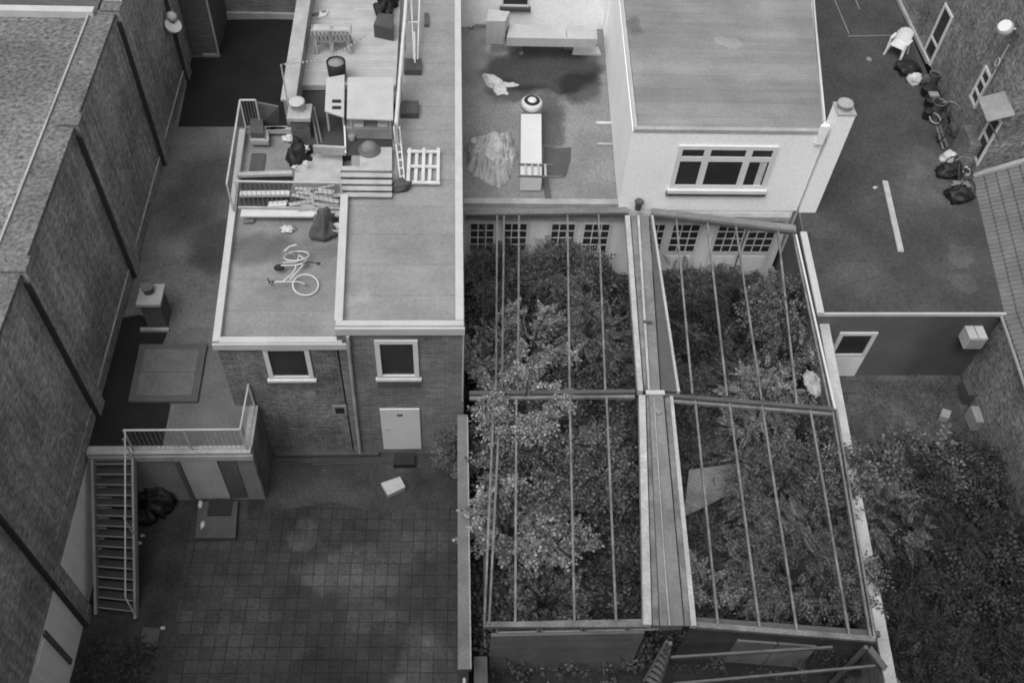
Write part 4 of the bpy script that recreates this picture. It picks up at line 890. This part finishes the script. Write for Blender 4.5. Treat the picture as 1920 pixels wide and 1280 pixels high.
# upper left field, lower left field
for a, b in (((932, 405), (930, 738)), ((945, 405), (941, 738)), ((973, 402), (971, 738)), ((1064, 402), (1068, 736)), ((1122, 402), (1135, 736)),
             ((926, 745), (908, 1170)), ((938, 745), (917, 1170)), ((968, 745), (966, 1166)), ((1068, 745), (1077, 1166)), ((1137, 745), (1155, 1166)),
             ((1268, 412), (1298, 738)), ((1326, 416), (1363, 742)), ((1379, 422), (1428, 750)), ((1458, 430), (1494, 758)), ((1487, 440), (1556, 766)),
             ((1303, 748), (1346, 1172)), ((1367, 752), (1424, 1176)), ((1428, 757), (1494, 1182)), ((1518, 762), (1592, 1190)), ((1560, 766), (1632, 1195))):
    gb(a, b)
gb((1492, 440), (1565, 766), 2.96, .05, .06, 'frame_white'); gb((1568, 768), (1640, 1196), 2.96, .05, .06, 'bar')
for a, b in (((880, 738), (1190, 735)), ((1245, 742), (1562, 768))):
    gb(a, b, 3.03, .10, .12, 'bar_dark', 'cross_beam'); gb((a[0], a[1]+9), (b[0], b[1]+9), 2.97, .07, .08, 'bar', 'cross_beam')
gb((874, 404), (1176, 401), 3.0, .10, .12, 'bar_dark', 'cross_beam'); gb((874, 398), (1176, 394), 3.04, .22, .05, 'galv', 'cross_beam')
gb((1222, 404), (1492, 437), 3.0, .10, .12, 'bar_dark', 'cross_beam'); gb((1222, 396), (1492, 428), 3.04, .22, .05, 'galv', 'cross_beam')
gb((906, 1171), (1215, 1171), 2.95, .12, .10, 'bar', 'cross_beam'); gb((1300, 1171), (1640, 1198), 2.95, .12, .10, 'bar', 'cross_beam')
# central valley gutter
gt = thing('valley_gutter', 'wide grey metal gutter running down the middle of the greenhouse roof', 'gutter', (4.9, 14, 2.5))
def strip(pts_a, pts_b, z, h, m_, name, z2=None):
    mb_ = MB(); A = [P(*p, z) for p in pts_a]; B = [P(*p, z2 or z) for p in pts_b]
    for i in range(len(A)-1):
        q = [A[i], A[i+1], B[i+1], B[i]]; vs = [tuple(v) for v in q]+[tuple(v-Vector((0, 0, h))) for v in q]
        mb_.add(vs, [(0, 1, 2, 3), (7, 6, 5, 4), (0, 4, 5, 1), (1, 5, 6, 2), (2, 6, 7, 3), (3, 7, 4, 0)])
    return mb_.build(name, m_, gt)
strip([(1172, 404), (1196, 732)], [(1181, 404), (1206, 732)], 3.10, .2, 'flashing', 'white_flashing')
strip([(1198, 740), (1206, 1170)], [(1210, 740), (1222, 1170)], 3.10, .2, 'flashing', 'white_flashing')
strip([(1183, 404), (1208, 732)], [(1196, 404), (1213, 732)], 3.08, .1, 'bar', 'side_channel')
strip([(1212, 740), (1224, 1172)], [(1216, 740), (1236, 1172)], 3.06, .1, 'bar', 'side_channel')
strip([(1198, 404), (1215, 732)], [(1216, 404), (1238, 732)], 3.12, .25, 'galv', 'gutter_bed')
strip([(1217, 736), (1238, 1172)], [(1243, 736), (1282, 1172)], 3.12, .25, 'galv', 'gutter_bed')
strip([(1195, 404), (1215, 730)], [(1199, 404), (1219, 730)], 3.2, .1, 'flashing', 'white_lip')
strip([(1218, 404), (1240, 732)], [(1224, 404), (1268, 734)], 3.05, .06, 'bar_dark', 'side_channel')
strip([(1246, 742), (1284, 1172)], [(1256, 742), (1294, 1172)], 3.05, .06, 'bar', 'side_channel')
strip([(1221, 404), (1270, 734)], [(1225, 404), (1275, 734)], 3.12, .1, 'flashing', 'white_flashing')
strip([(1256, 742), (1296, 1172)], [(1262, 742), (1306, 1172)], 3.12, .15, 'flashing', 'white_flashing')
gbm = P(1228, 736, 3.17); MB().bar(P(1211, 736, 3.17), P(1246, 736, 3.17), .12, .06).build('joint_plate', 'coping', gt)
MB().bar(P(1206, 603, 3.22), P(1223, 604, 3.22), .06, .05).build('clamp', 'bar_dark', gt)
MB().bar(P(1226, 765, 3.16), P(1238, 775, 3.16), .12, .04).build('clamp', 'steel', gt)
MB().tube([P(x, y, 3.15) for x, y in ((1226, 745), (1236, 900), (1248, 1080), (1256, 1172))], .02).build('seam', 'coping_grey', gt)
single('gutter_outlet', MB().lathe(P(1196, 392, 3.1), [(.09, 0), (.1, .25), (.14, .3), (.1, .36)], 12), 'bar_dark', 'dark outlet pipe at the back end of the valley gutter', 'pipe')
# inner glazing of left side wall
for (x0, x1) in ((905, 900),):
    pass
mb = MB()
gs = thing('side_glazing', 'row of slim posts of the left greenhouse side wall', 'side wall', (.8, 14, 0))
for i in range(12):
    y = 8.2+i*1.05; x = .74+(y-7.9)*.018; MB().bar((x, y, 0), (x, y, 2.9), .04, .04).build('post', 'bar_dark', gs)
MB().bar((.74, 7.9, 1.4), (.96, 20.2, 1.4), .05, .05).build('rail', 'bar_dark', gs)
# front wall
fw_ = thing('greenhouse_front_wall', 'dark boarded front wall of the greenhouse with a strip of small panes', 'wall', (3, 7.8, 0))
MB().box(.85, 4.25, 7.72, 7.80, .0, 2.4).build('boards', 'boards', fw_)
Fg = Fr((0, 7.80, 0), (1, 0, 0), (0, -1, 0))
MB().box(.75, 5.3, 7.72, 7.84, 2.82, 2.93).build('top_beam', 'bar', fw_)
for i in range(4): 
    u = .95+i*.98; window(fw_, Fg, u, u+.92, 2.46, 2.80, fw=.035, sill=0, name='window', gm='glass_dark', fm='coping_grey')
Fg2v = Vector((9.33-5.36, 7.43-7.82, 0)).normalized(); Fg2 = Fr((5.30, 7.82, 0), Fg2v, (Fg2v.y, -Fg2v.x, 0))
MB().box(-.0, 4.05, 2.82, 2.93, -.04, .08, Fg2).build('top_beam', 'bar_dark', fw_)
for i in range(4): window(fw_, Fg2, .05+i*1.0, .98+i*1.0, 2.46, 2.80, fw=.035, sill=0, name='window', gm='glass_dark', fm='coping_grey')
MB().box(.0, 4.05, 0, 2.4, -.06, .0, Fg2).build('dark_boards', 'wood_dark', fw_)
MB().box(1.15, 2.05, .6, 1.95, .003, .05, Fg2).box(2.08, 2.95, .6, 1.95, .003, .05, Fg2).build('pale_panels', 'concrete', fw_)
pg = thing('timber_pergola', 'pale timber frame of posts and beams in front of the greenhouse', 'pergola', (7, 7, 0))
for a, b, z in (((1258, 1232), (1560, 1213), 2.6), ((1262, 1282), (1640, 1248), 2.5)): MB().bar(P(*a, z), P(*b, z), .05, .10).build('beam', 'wood_grey', pg)
for a, z0 in (((1257, 1205), 2.7), ((1624, 1212), 2.75)): 
    q = P(*a, z0); MB().bar((q.x, q.y, 0), q, .08, .08).build('post', 'wood_grey', pg)
MB().bar(P(1630, 1215, 2.75), P(1690, 1290, 2.2), .14, .06).build('brace', 'wood_grey', pg)
lp = thing('step_ladder', 'grey step ladder standing where the two greenhouse fronts meet', 'ladder', (4.7, 7.2, 0))
A0, A1, B0, B1 = P(1250, 1202, 2.6), P(1208, 1275, .6), P(1256, 1215, 2.4), P(1235, 1290, .6)
for a, b in ((A0, A1), (B0, B1)): MB().bar(a, b, .05, .07).build('rail', 'wood_grey', lp)
for i in range(7): t = (i+.5)/7; MB().bar(A0.lerp(A1, t), B0.lerp(B1, t), .10, .03).build('step', 'wood_grey', lp)
# garden wall between yard and greenhouse
gw = thing('garden_wall', 'narrow pale topped wall between the paved yard and the greenhouse', 'wall', (.27, 10.5, 0))
MB().prism([(.16, 7.2), (.36, 7.2), (.38, 13.8), (.17, 13.8)], 0, 1.92).build('wall', 'brick_old', gw)
MB().prism([(.12, 7.15), (.40, 7.15), (.41, 13.78), (.14, 13.78)], 1.92, 2.0).build('coping', 'coping_worn', gw)
MB().box(.385, .415, 7.15, 13.7, 1.95, 2.03).build('edge_trim', 'coping_grey', gw)
single('white_pipe', MB().tube([(.26, 7.05, 1.7), (.26, 5.5, 1.7)], .04), 'coping', 'thin white pipe running on from the end of the garden wall', 'pipe')
single('water_butt', MB().box(.48, .78, 7.0, 7.6, 0, 1.5), 'bar_dark', 'dark bin beside the left end of the greenhouse front', 'bin')
# right wall
rw = thing('boundary_wall', 'long wall with white coping along the right side of the greenhouse', 'wall', (10, 13, 0))
ca = [P(x, y, 2.5) for x, y in ((1534, 592), (1552, 592), (1686, 1300), (1664, 1300))]
MB().prism([ca[3], ca[2], ca[1], ca[0]], 2.42, 2.5).build('coping', 'coping_pale', rw)
mid0, mid1 = (ca[0]+ca[1])/2, (ca[2]+ca[3])/2
wallseg(MB(), mid0, mid1, .16, 0, 2.42).build('wall', 'brick_old', rw)
ca = [P(x, y, 3.0) for x, y in ((1500, 436), (1512, 436), (1545, 588), (1532, 588))]
MB().prism([ca[3], ca[2], ca[1], ca[0]], 2.96, 3.04).build('upper_coping', 'coping', rw)
# inside the greenhouse
mb = MB(); a = [P(1282, 968, .9), P(1392, 915, .55), P(1385, 868, .9), P(1292, 880, 1.3)]
mb.add([tuple(p) for p in a]+[tuple(p-Vector((0, 0, .06))) for p in a], [(0, 1, 2, 3), (7, 6, 5, 4), (0, 4, 5, 1), (1, 5, 6, 2), (2, 6, 7, 3), (3, 7, 4, 0)])
single('ribbed_sheet', mb, 'straw', 'pale ribbed sheet slumped among plants in the right greenhouse bay', 'sheet')
crumple('torn_sheet', 1520, 650, 1.6, .25, .9, .4, 4.4, 'tarp_pale', 'torn pale plastic hanging inside the right greenhouse wall', 'plastic sheet', n=50, rot=.2)
crumple('torn_sheet', 1525, 720, 1.5, .25, .45, .4, 5.9, 'tarp_pale', 'lower torn pale plastic by the right greenhouse wall, nearer the cross beam', 'plastic sheet', n=40, rot=.2)

# ================================================================== YARD THINGS
sp2 = thing('stoop', 'low concrete step in front of the annex door', 'step', tuple(P(408, 975, 0)))
q = [P(x, y, .16) for x, y in ((366, 1008), (441, 1008), (446, 938), (372, 940))]
MB().prism(q, 0, .16).build('slab', 'concrete_dark', sp2)
single('metal_grate', MB().box(-6.35, -5.75, 11.9, 12.35, .16, .20), 'black', 'dark boot grate lying on the concrete step', 'grate')
qq = [P(x, y, .22) for x, y in ((714, 905), (727, 928), (760, 912), (750, 893))]
wb = thing('white_box', 'white flat polystyrene box lying alone in the paved yard', 'box', tuple(P(737, 912, 0)))
MB().prism(qq, .10, .22).build('lid', 'duct_metal', wb); MB().prism([p+(sum(qq, Vector())/4-p)*.02 for p in qq], .006, .092).build('box_body', 'concrete', wb)
single('rubbish_heap', MB().blob(P(298, 945, 0), .42, .38, .55, 61, .45, 1.7).blob(P(275, 970, 0), .3, .25, .25, 62, .4), 'bag', 'black bin bags heaped under the balcony beside the staircase', 'bags')
for i, (x, y, lab) in enumerate(((376, 945, 'upper'), (380, 983, 'lower'))):
    single('paper_scrap', MB().blob(P(x, y, .16), .05, .1, .025, 70+i, .6, 2.5), 'bag_white', f'{lab} twisted white paper scrap on the concrete step', 'paper', 'white paper scraps in the yard')
for i, (x, y, lab) in enumerate(((268, 968, 'white scrap just below the black bin bags'), (267, 1004, 'white scrap halfway along the right side of the staircase'), (305, 1177, 'small white cup on the soil left of the paving'), (205, 1110, 'white scrap under the lower stairs'), (262, 1018, 'pale flat paper by the staircase stringer'))):
    single('litter_scrap', MB().blob(P(x, y, .0), .06, .04, .03, 80+i, .5, 2.5), 'bag_white', lab, 'litter', 'white litter on the soil beside the paving')
single('patio_slab', MB().prism([P(x, y, .02) for x, y in ((268, 1175), (300, 1178), (296, 1215), (262, 1212))], .0, .035), 'concrete_dark', 'square slab half sunk in soil below the staircase', 'slab')
gbx = [P(x, y, .25) for x, y in ((1762, 780), (1780, 784), (1784, 770), (1768, 765))]
single('garden_box', MB().prism(gbx, 0, .25), 'concrete', 'small pale box on the rough lawn near the right wall', 'box')
single('dark_drain', MB().prism([P(x, y, .02) for x, y in ((1588, 755), (1606, 757), (1606, 740), (1590, 740))], .004, .03), 'bar_dark', 'small dark drain cover on the rough lawn', 'drain')
single('lawn_slab', MB().prism([P(x, y, .02) for x, y in ((1578, 736), (1606, 738), (1602, 712), (1574, 712))], .004, .04), 'concrete_dark', 'grey slab on the lawn below the small window', 'slab')

# ================================================================== PLANTS
def np_mesh(name, V, Q4, m_, parent=None, smooth=False):
    me = bpy.data.meshes.new(name); nv, nf = len(V), len(Q4)
    me.vertices.add(nv); me.vertices.foreach_set('co', V.astype(np.float32).ravel())
    me.loops.add(nf*4); me.loops.foreach_set('vertex_index', Q4.astype(np.int32).ravel())
    me.polygons.add(nf); me.polygons.foreach_set('loop_start', np.arange(nf, dtype=np.int32)*4)
    me.update(calc_edges=True); me.materials.append(M[m_])
    o = bpy.data.objects.new(name, me); sc.collection.objects.link(o)
    if parent: o.parent = parent
    return o
def leaf(o, d, n, L, W):
    """folded leaf quad: base, side, tip, side"""
    o = np.array(o, float); d = np.array(d, float); d /= np.linalg.norm(d); n = np.array(n, float); s_ = np.cross(d, n); s_ /= np.linalg.norm(s_); n = np.cross(s_, d)
    return [o, o+d*L*.45+s_*W*.5+n*W*.18, o+d*L-n*L*.12, o+d*L*.45-s_*W*.5+n*W*.18]
def proto_sprig(n=9, L=.34, ls=.075, wr=.75, seed=1):
    r = random.Random(seed); v = []
    for i in range(n):
        t = (i+1)/n; s_ = 1 if i % 2 else -1
        o = (L*t, 0, -.06*t*t+.01*r.uniform(-1, 1)); d = (.5+r.uniform(-.2, .2), s_*1.0, r.uniform(-.3, .4))
        v += leaf(o, d if i < n-1 else (1, 0, 0), (r.uniform(-.4, .4), r.uniform(-.4, .4), 1), ls*r.uniform(.8, 1.2), ls*wr)
    return np.array(v)
def proto_frond(n=8, L=.55, ls=.15, seed=2):
    r = random.Random(seed); v = []
    for i in range(n):
        t = (i+1.2)/(n+1); k = math.sin(math.pi*(.2+.75*t))
        for s_ in (-1, 1):
            o = (L*t, 0, .10*t-.22*t*t); d = (.55, s_, -.18+r.uniform(-.1, .1))
            v += leaf(o, d, (0, 0, 1), ls*k*r.uniform(.9, 1.1), ls*.30)
    v += leaf((L, 0, -.12), (1, 0, -.3), (0, 0, 1), ls*.8, ls*.3)
    return np.array(v)
PROTO = {'sprig': [proto_sprig(seed=i) for i in range(3)], 'fine': [proto_sprig(12, .26, .045, .6, 10+i) for i in range(3)],
         'round': [proto_sprig(8, .32, .095, .9, 20+i) for i in range(3)], 'frond': [proto_frond(seed=i) for i in range(3)], 'bigfrond': [proto_frond(10, .8, .20, 30+i) for i in range(3)]}
def scatter(rng, pos, yaw, pitch, scale, kind):
    """copies of the leaf clusters into one vertex array"""
    Vs = []; pr = PROTO[kind]; pick = rng.integers(0, len(pr), len(pos))
    roll = rng.normal(0, .35, len(pos))
    for k, p in enumerate(pr):
        s_ = pick == k; N = s_.sum()
        if not N: continue
        cy, sy = np.cos(yaw[s_]), np.sin(yaw[s_]); cp, sp_ = np.cos(pitch[s_]), np.sin(pitch[s_]); cr, sr = np.cos(roll[s_]), np.sin(roll[s_])
        X = np.stack([cy*cp, sy*cp, sp_], 1); Y0 = np.stack([-sy, cy, 0*cy], 1); Z0 = np.cross(X, Y0)
        Yv = Y0*cr[:, None]+Z0*sr[:, None]; Zv = -Y0*sr[:, None]+Z0*cr[:, None]
        q = p[None]*scale[s_][:, None, None]
        W = q[..., 0:1]*X[:, None]+q[..., 1:2]*Yv[:, None]+q[..., 2:3]*Zv[:, None]+pos[s_][:, None]
        Vs.append(W.reshape(-1, 3))
    V = np.concatenate(Vs); return V, np.arange(len(V)).reshape(-1, 4)
def shrub(name, label, cat, px, py, ztop, spread, kind, m_, seed, nb=26, dens=9, scale=1., group='wild shrubs in the greenhouse', base=None, droop=.45, stems=True, low=.25, tight=None):
    """arching branches from a base on the ground, leaf sprigs along each branch and its side twigs"""
    top = P(px, py, ztop*.85); bx, by = (top.x, top.y) if base is None else base
    rng = np.random.default_rng(seed); t = thing(name, label, cat, (bx, by, 0), group)
    pos = []; yaw = []; pit = []; wood = MB()
    for b in range(nb):
        a = 2*math.pi*(b+rng.uniform(-.4, .4))/nb*1.618*1.0; r_ = spread*rng.uniform(.3, 1.0)**.7
        h = ztop*rng.uniform(.55, 1.0)*(1-.25*(r_/spread)); ex = Vector((top.x+math.cos(a)*r_, top.y+math.sin(a)*r_, h-droop*r_*.35))
        p0 = Vector((bx, by, 0)); p1 = Vector((top.x*.8+bx*.2+math.cos(a)*r_*.25, top.y*.8+by*.2+math.sin(a)*r_*.25, h*1.02)); pts = []
        for i in range(9):
            u = i/8; pts.append(p0*(1-u)**2+p1*2*u*(1-u)+ex*u*u)
        if stems and b < 14: wood.tube(pts, .016+.004*ztop, 5, .004, cap=False)
        n = int(dens*(3.4 if 'frond' in kind else 2.4))
        for i in range(n):
            u = low+(1-low)*(i+rng.uniform(0, 1))/n;  q = p0*(1-u)**2+p1*2*u*(1-u)+ex*u*u
            d = (p1-p0)*(2*(1-u))+(ex-p1)*(2*u); base_yaw = math.atan2(d.y, d.x)
            side = rng.uniform(0, tight if tight else (.34 if 'frond' in kind else .20)*spread+.05); sa = base_yaw+rng.choice((-1, 1))*rng.uniform(.4, 1.3)
            pos.append((q.x+math.cos(sa)*side, q.y+math.sin(sa)*side, max(q.z+rng.uniform(-.1, .1), .08))); j_ = 1.5 if 'frond' in kind else .5; yaw.append(sa+rng.uniform(-j_, j_)); pit.append(rng.uniform(-.6, .5))
    if wood.v: wood.build('stems', 'bark', t)
    pos = np.array(pos)-np.array((bx, by, 0)); V, Q4 = scatter(rng, pos, np.array(yaw), np.array(pit), rng.uniform(.75, 1.25, len(pos))*scale, kind)
    np_mesh('foliage', V, Q4, m_, t); return t
def undergrowth(name, label, region, hmax, n, kind, m_, seed, scale=1., thr=.35, fr=.55, hmin=.1):
    """ground cover: leaf clusters on a lumpy invisible height, thinning where the noise is low"""
    rng = np.random.default_rng(seed); xs = np.array([p[0] for p in region]); ys = np.array([p[1] for p in region]); pos = []
    while len(pos) < n:
        x = rng.uniform(xs.min(), xs.max()); y = rng.uniform(ys.min(), ys.max())
        ins = False; j = len(region)-1
        for i in range(len(region)):
            if (ys[i] > y) != (ys[j] > y) and x < (xs[j]-xs[i])*(y-ys[i])/(ys[j]-ys[i])+xs[i]: ins = not ins
            j = i
        if not ins: continue
        k = .5+.5*noise.noise(Vector((x*fr, y*fr, seed)))+.25*noise.noise(Vector((x*fr*3, y*fr*3, seed+5)))
        if k < thr and rng.uniform() < .8: continue
        h = hmin+(hmax-hmin)*max(0, min(1, (k-thr)/(1-thr)))
        pos.append((x, y, h*(1-rng.uniform(0, 1)**2*.8)+.03))
    pos = np.array(pos); V, Q4 = scatter(rng, pos, rng.uniform(0, 6.28, n), rng.uniform(-.4, .6, n), rng.uniform(.7, 1.3, n)*scale, kind)
    o = np_mesh(name, V, Q4, m_); return tag(o, label, 'plants', None, 'stuff')
GL = [(.7, 7.9), (4.6, 7.9), (4.9, 20.1), (.7, 20.1)]; GR = [(5.0, 7.9), (9.3, 7.6), (10.3, 19.9), (5.3, 20.1)]
undergrowth('undergrowth', 'dense dark undergrowth covering the floor of the left greenhouse bay', GL, 1.7, 7500, 'sprig', 'leaf_under', 1, 1.5, fr=.8, thr=.38)
undergrowth('undergrowth', 'dense dark undergrowth covering the floor of the right greenhouse bay', GR, 1.7, 7500, 'frond', 'leaf_under', 2, .85, fr=.8, thr=.35)
undergrowth('undergrowth', 'low dark creeping plants over the lower garden on the right', [(9.8, 4), (14.6, 4), (15.0, 13.3), (12.8, 13.2), (10.2, 11.9)], 1.7, 9500, 'frond', 'leaf_dark', 3, .85, thr=.15, fr=.9)
undergrowth('weeds', 'small dark weeds on the soil at the bottom left of the yard', [(-9.0, 5.5), (-7.0, 5.5), (-7.1, 8.6), (-8.6, 8.8)], .16, 700, 'round', 'leaf_dark', 4, .5, thr=.5, fr=1.1, hmin=.02)
undergrowth('rough_grass', 'patchy grass and weeds on the rough lawn right of the boundary wall', [(10.1, 11.8), (14.9, 12.5), (15.2, 16.2), (10.5, 16.2)], .14, 3500, 'fine', 'leaf_mid', 5, .6, thr=.35, fr=.9, hmin=.01)
undergrowth('ivy', 'low ivy along the foot of the greenhouse front boards', [(.9, 6.4), (4.2, 6.4), (4.2, 7.3), (.9, 7.3)], .12, 450, 'round', 'leaf_mid', 6, .7, thr=.2, hmin=.02)

S = shrub
q_ = P(738, 62, 6.0)
pt_ = S('potted_plant', 'small dark leafy plant beside the box on the terrace', 'plant', 737, 55, 1.0, .3, 'fine', 'leaf_dark', 61, 12, 6, 1.0, group=None, base=(q_.x, q_.y)) if False else None
S('climbing_rose', 'pale leaved climber at the upper left edge of the left greenhouse bay', 'climber', 920, 610, 3.5, 1.15, 'round', 'leaf_pale', 11, 9, 18, .92, tight=.07)
S('arching_shrub', 'pale arching shrub below the climber in the left greenhouse bay, above the cross beam', 'shrub', 1000, 590, 3.3, 1.25, 'round', 'leaf_pale', 12, 8, 18, .88, tight=.06)
S('tall_shrub', 'tall pale shrub pushing up through the cross beam of the left greenhouse bay', 'shrub', 985, 722, 4.5, 1.15, 'sprig', 'leaf_pale', 13, 30, 15, 1.2, tight=.14, droop=.3)
S('tall_shrub', 'broad grey green shrub just below the cross beam in the left bay', 'shrub', 1010, 850, 3.4, 1.35, 'sprig', 'leaf_mid', 14, 30, 13, 1.35, tight=.25)
S('arching_shrub', 'pale leaved shrub at the lower left against the garden wall', 'shrub', 960, 945, 3.4, 1.25, 'round', 'leaf_pale', 15, 15, 18, .95, tight=.08)
S('arching_shrub', 'shrub in the lower left bay beside the central gutter', 'shrub', 1135, 850, 3.2, .85, 'sprig', 'leaf_mid', 16, 20, 11, 1.4, tight=.2)
S('arching_shrub', 'light leaved shrub in the middle of the lower left bay', 'shrub', 1040, 985, 2.7, 1.2, 'round', 'leaf_pale', 17, 8, 18, .85, tight=.05)
S('leafy_shrub', 'soft dark shrub in front of the left pair of glazed doors', 'shrub', 940, 480, 2.3, 1.0, 'fine', 'leaf_mid', 18, 34, 11, 1.5)
S('leafy_shrub', 'soft shrub in front of the second pair of glazed doors', 'shrub', 1060, 480, 2.3, 1.1, 'fine', 'leaf_mid', 19, 40, 11, 1.6)
S('leafy_shrub', 'large leaved dark shrub beside the upper part of the gutter', 'shrub', 1110, 600, 2.2, 1.0, 'frond', 'leaf_mid', 20, 16, 7, .85)
S('leafy_shrub', 'dark shrub at the bottom of the left greenhouse bay', 'shrub', 1030, 1105, 1.9, 1.0, 'round', 'leaf_mid', 21, 18, 7, .9)
S('leafy_shrub', 'dark shrub low in the left bay near the front corner by the gutter', 'shrub', 1150, 1100, 1.7, .8, 'sprig', 'leaf_dark', 22, 20, 8, 1.2)
S('wall_climber', 'thin climber spilling over the garden wall at the corner of the brick house', 'climber', 862, 810, 2.6, .6, 'fine', 'leaf_mid', 23, 16, 8, 1.3, base=(.55, 13.0))
S('young_tree', 'tall light tree leaning over the upper right wall of the greenhouse', 'tree', 1492, 530, 3.7, 1.05, 'sprig', 'leaf_mid', 24, 30, 9, 1.25, group='young trees in the right greenhouse bay')
S('young_tree', 'pale leaved tree above the right end of the cross beam', 'tree', 1445, 715, 3.2, .95, 'frond', 'leaf_pale', 25, 22, 6, .62, group='young trees in the right greenhouse bay')
S('young_tree', 'tree beside the white plastic sheets at the right greenhouse wall', 'tree', 1520, 780, 2.9, .75, 'sprig', 'leaf_mid', 26, 20, 8, 1.2, group='young trees in the right greenhouse bay')
S('young_tree', 'broad feathery tree filling the middle of the lower right bay', 'tree', 1490, 890, 3.0, 1.35, 'frond', 'leaf_mid', 27, 34, 7, .75, group='young trees in the right greenhouse bay')
S('young_tree', 'feathery tree at the bottom of the lower right bay', 'tree', 1500, 1050, 3.0, 1.35, 'frond', 'leaf_mid', 28, 34, 7, .75, group='young trees in the right greenhouse bay')
S('wall_climber', 'shrub growing across the white coping above the middle of the boundary wall', 'climber', 1595, 870, 3.7, .6, 'sprig', 'leaf_mid', 29, 26, 9, 1.15)
S('wall_climber', 'small shrub growing across the lower part of the boundary wall coping', 'climber', 1632, 1085, 3.5, .42, 'sprig', 'leaf_mid', 30, 20, 8, 1.1)
S('young_tree', 'dense tree in the lower right corner of the greenhouse', 'tree', 1585, 1130, 2.8, .9, 'frond', 'leaf_dark', 31, 24, 7, .7, group='young trees in the right greenhouse bay')
S('sapling', 'thin sapling with two rows of pale leaves beside the gutter in the lower right bay', 'sapling', 1345, 1065, 2.5, .8, 'round', 'leaf_pale', 32, 5, 16, .75, tight=.05)
S('leafy_shrub', 'dark shrub in the upper right bay near the slanting white bar', 'shrub', 1310, 590, 1.9, .95, 'sprig', 'leaf_dark', 33, 26, 8, 1.2)
S('leafy_shrub', 'dark shrub in the centre of the upper right bay', 'shrub', 1390, 560, 2.1, 1.0, 'frond', 'leaf_dark', 34, 22, 7, .65)
S('frame_climber', 'thin pale sprays trailing across the left bars above the cross beam', 'climber', 930, 670, 3.6, 1.0, 'round', 'leaf_pale', 51, 6, 18, .85, tight=.05)
S('frame_climber', 'leafy sprays lying over the bars in the middle of the lower left bay', 'climber', 1075, 850, 3.5, 1.2, 'sprig', 'leaf_mid', 52, 9, 16, 1.1, tight=.1)
S('frame_climber', 'leafy sprays crossing the bars at the upper right corner of the greenhouse', 'climber', 1500, 600, 3.5, 1.0, 'sprig', 'leaf_mid', 53, 9, 16, 1.1, tight=.1)
S('frame_climber', 'sprays over the bars beside the boundary wall in the lower right bay', 'climber', 1555, 960, 3.5, 1.2, 'frond', 'leaf_mid', 54, 12, 9, .6, tight=.2)
GG = 'shrubs in the garden right of the boundary wall'
S('garden_shrub', 'pale scrubby bush at the edge of the rough lawn beside the boundary wall', 'shrub', 1660, 880, 1.2, .7, 'sprig', 'leaf_mid', 48, 20, 8, 1.2, group=GG)
S('garden_shrub', 'low bush between the pale box and the right brick wall', 'shrub', 1848, 850, 1.0, .4, 'sprig', 'leaf_mid', 49, 16, 8, 1.2, group=GG)
S('garden_shrub', 'light feathery shrub just right of the boundary wall', 'shrub', 1685, 955, 2.6, .95, 'bigfrond', 'leaf_mid', 41, 24, 6, .55, group=GG)
S('garden_shrub', 'round dark shrub below the small pale box on the lawn', 'shrub', 1745, 860, 1.9, .95, 'sprig', 'leaf_mid', 42, 30, 9, 1.7, group=GG)
S('garden_shrub', 'shrub against the right brick wall, upper one', 'shrub', 1815, 890, 2.0, .95, 'sprig', 'leaf_dark', 43, 34, 10, 1.5, group=GG)
S('garden_shrub', 'large dark shrub in the middle of the right garden', 'shrub', 1770, 1010, 2.2, 1.2, 'frond', 'leaf_dark', 44, 32, 8, .7, group=GG)
S('garden_shrub', 'dark shrub at the lower edge of the picture beside the boundary wall', 'shrub', 1730, 1210, 2.0, 1.2, 'frond', 'leaf_dark', 45, 30, 8, .7, group=GG)
S('garden_shrub', 'dark leafy shrub in the bottom right corner', 'shrub', 1860, 1220, 2.2, 1.3, 'frond', 'leaf_dark', 46, 34, 8, .75, group=GG)
S('garden_shrub', 'dark shrub against the lower part of the right brick wall', 'shrub', 1870, 1080, 2.1, 1.1, 'sprig', 'leaf_dark', 47, 34, 10, 1.5, group=GG)
print('objects', len(bpy.data.objects), 'faces', sum(len(m_.polygons) for m_ in bpy.data.meshes))
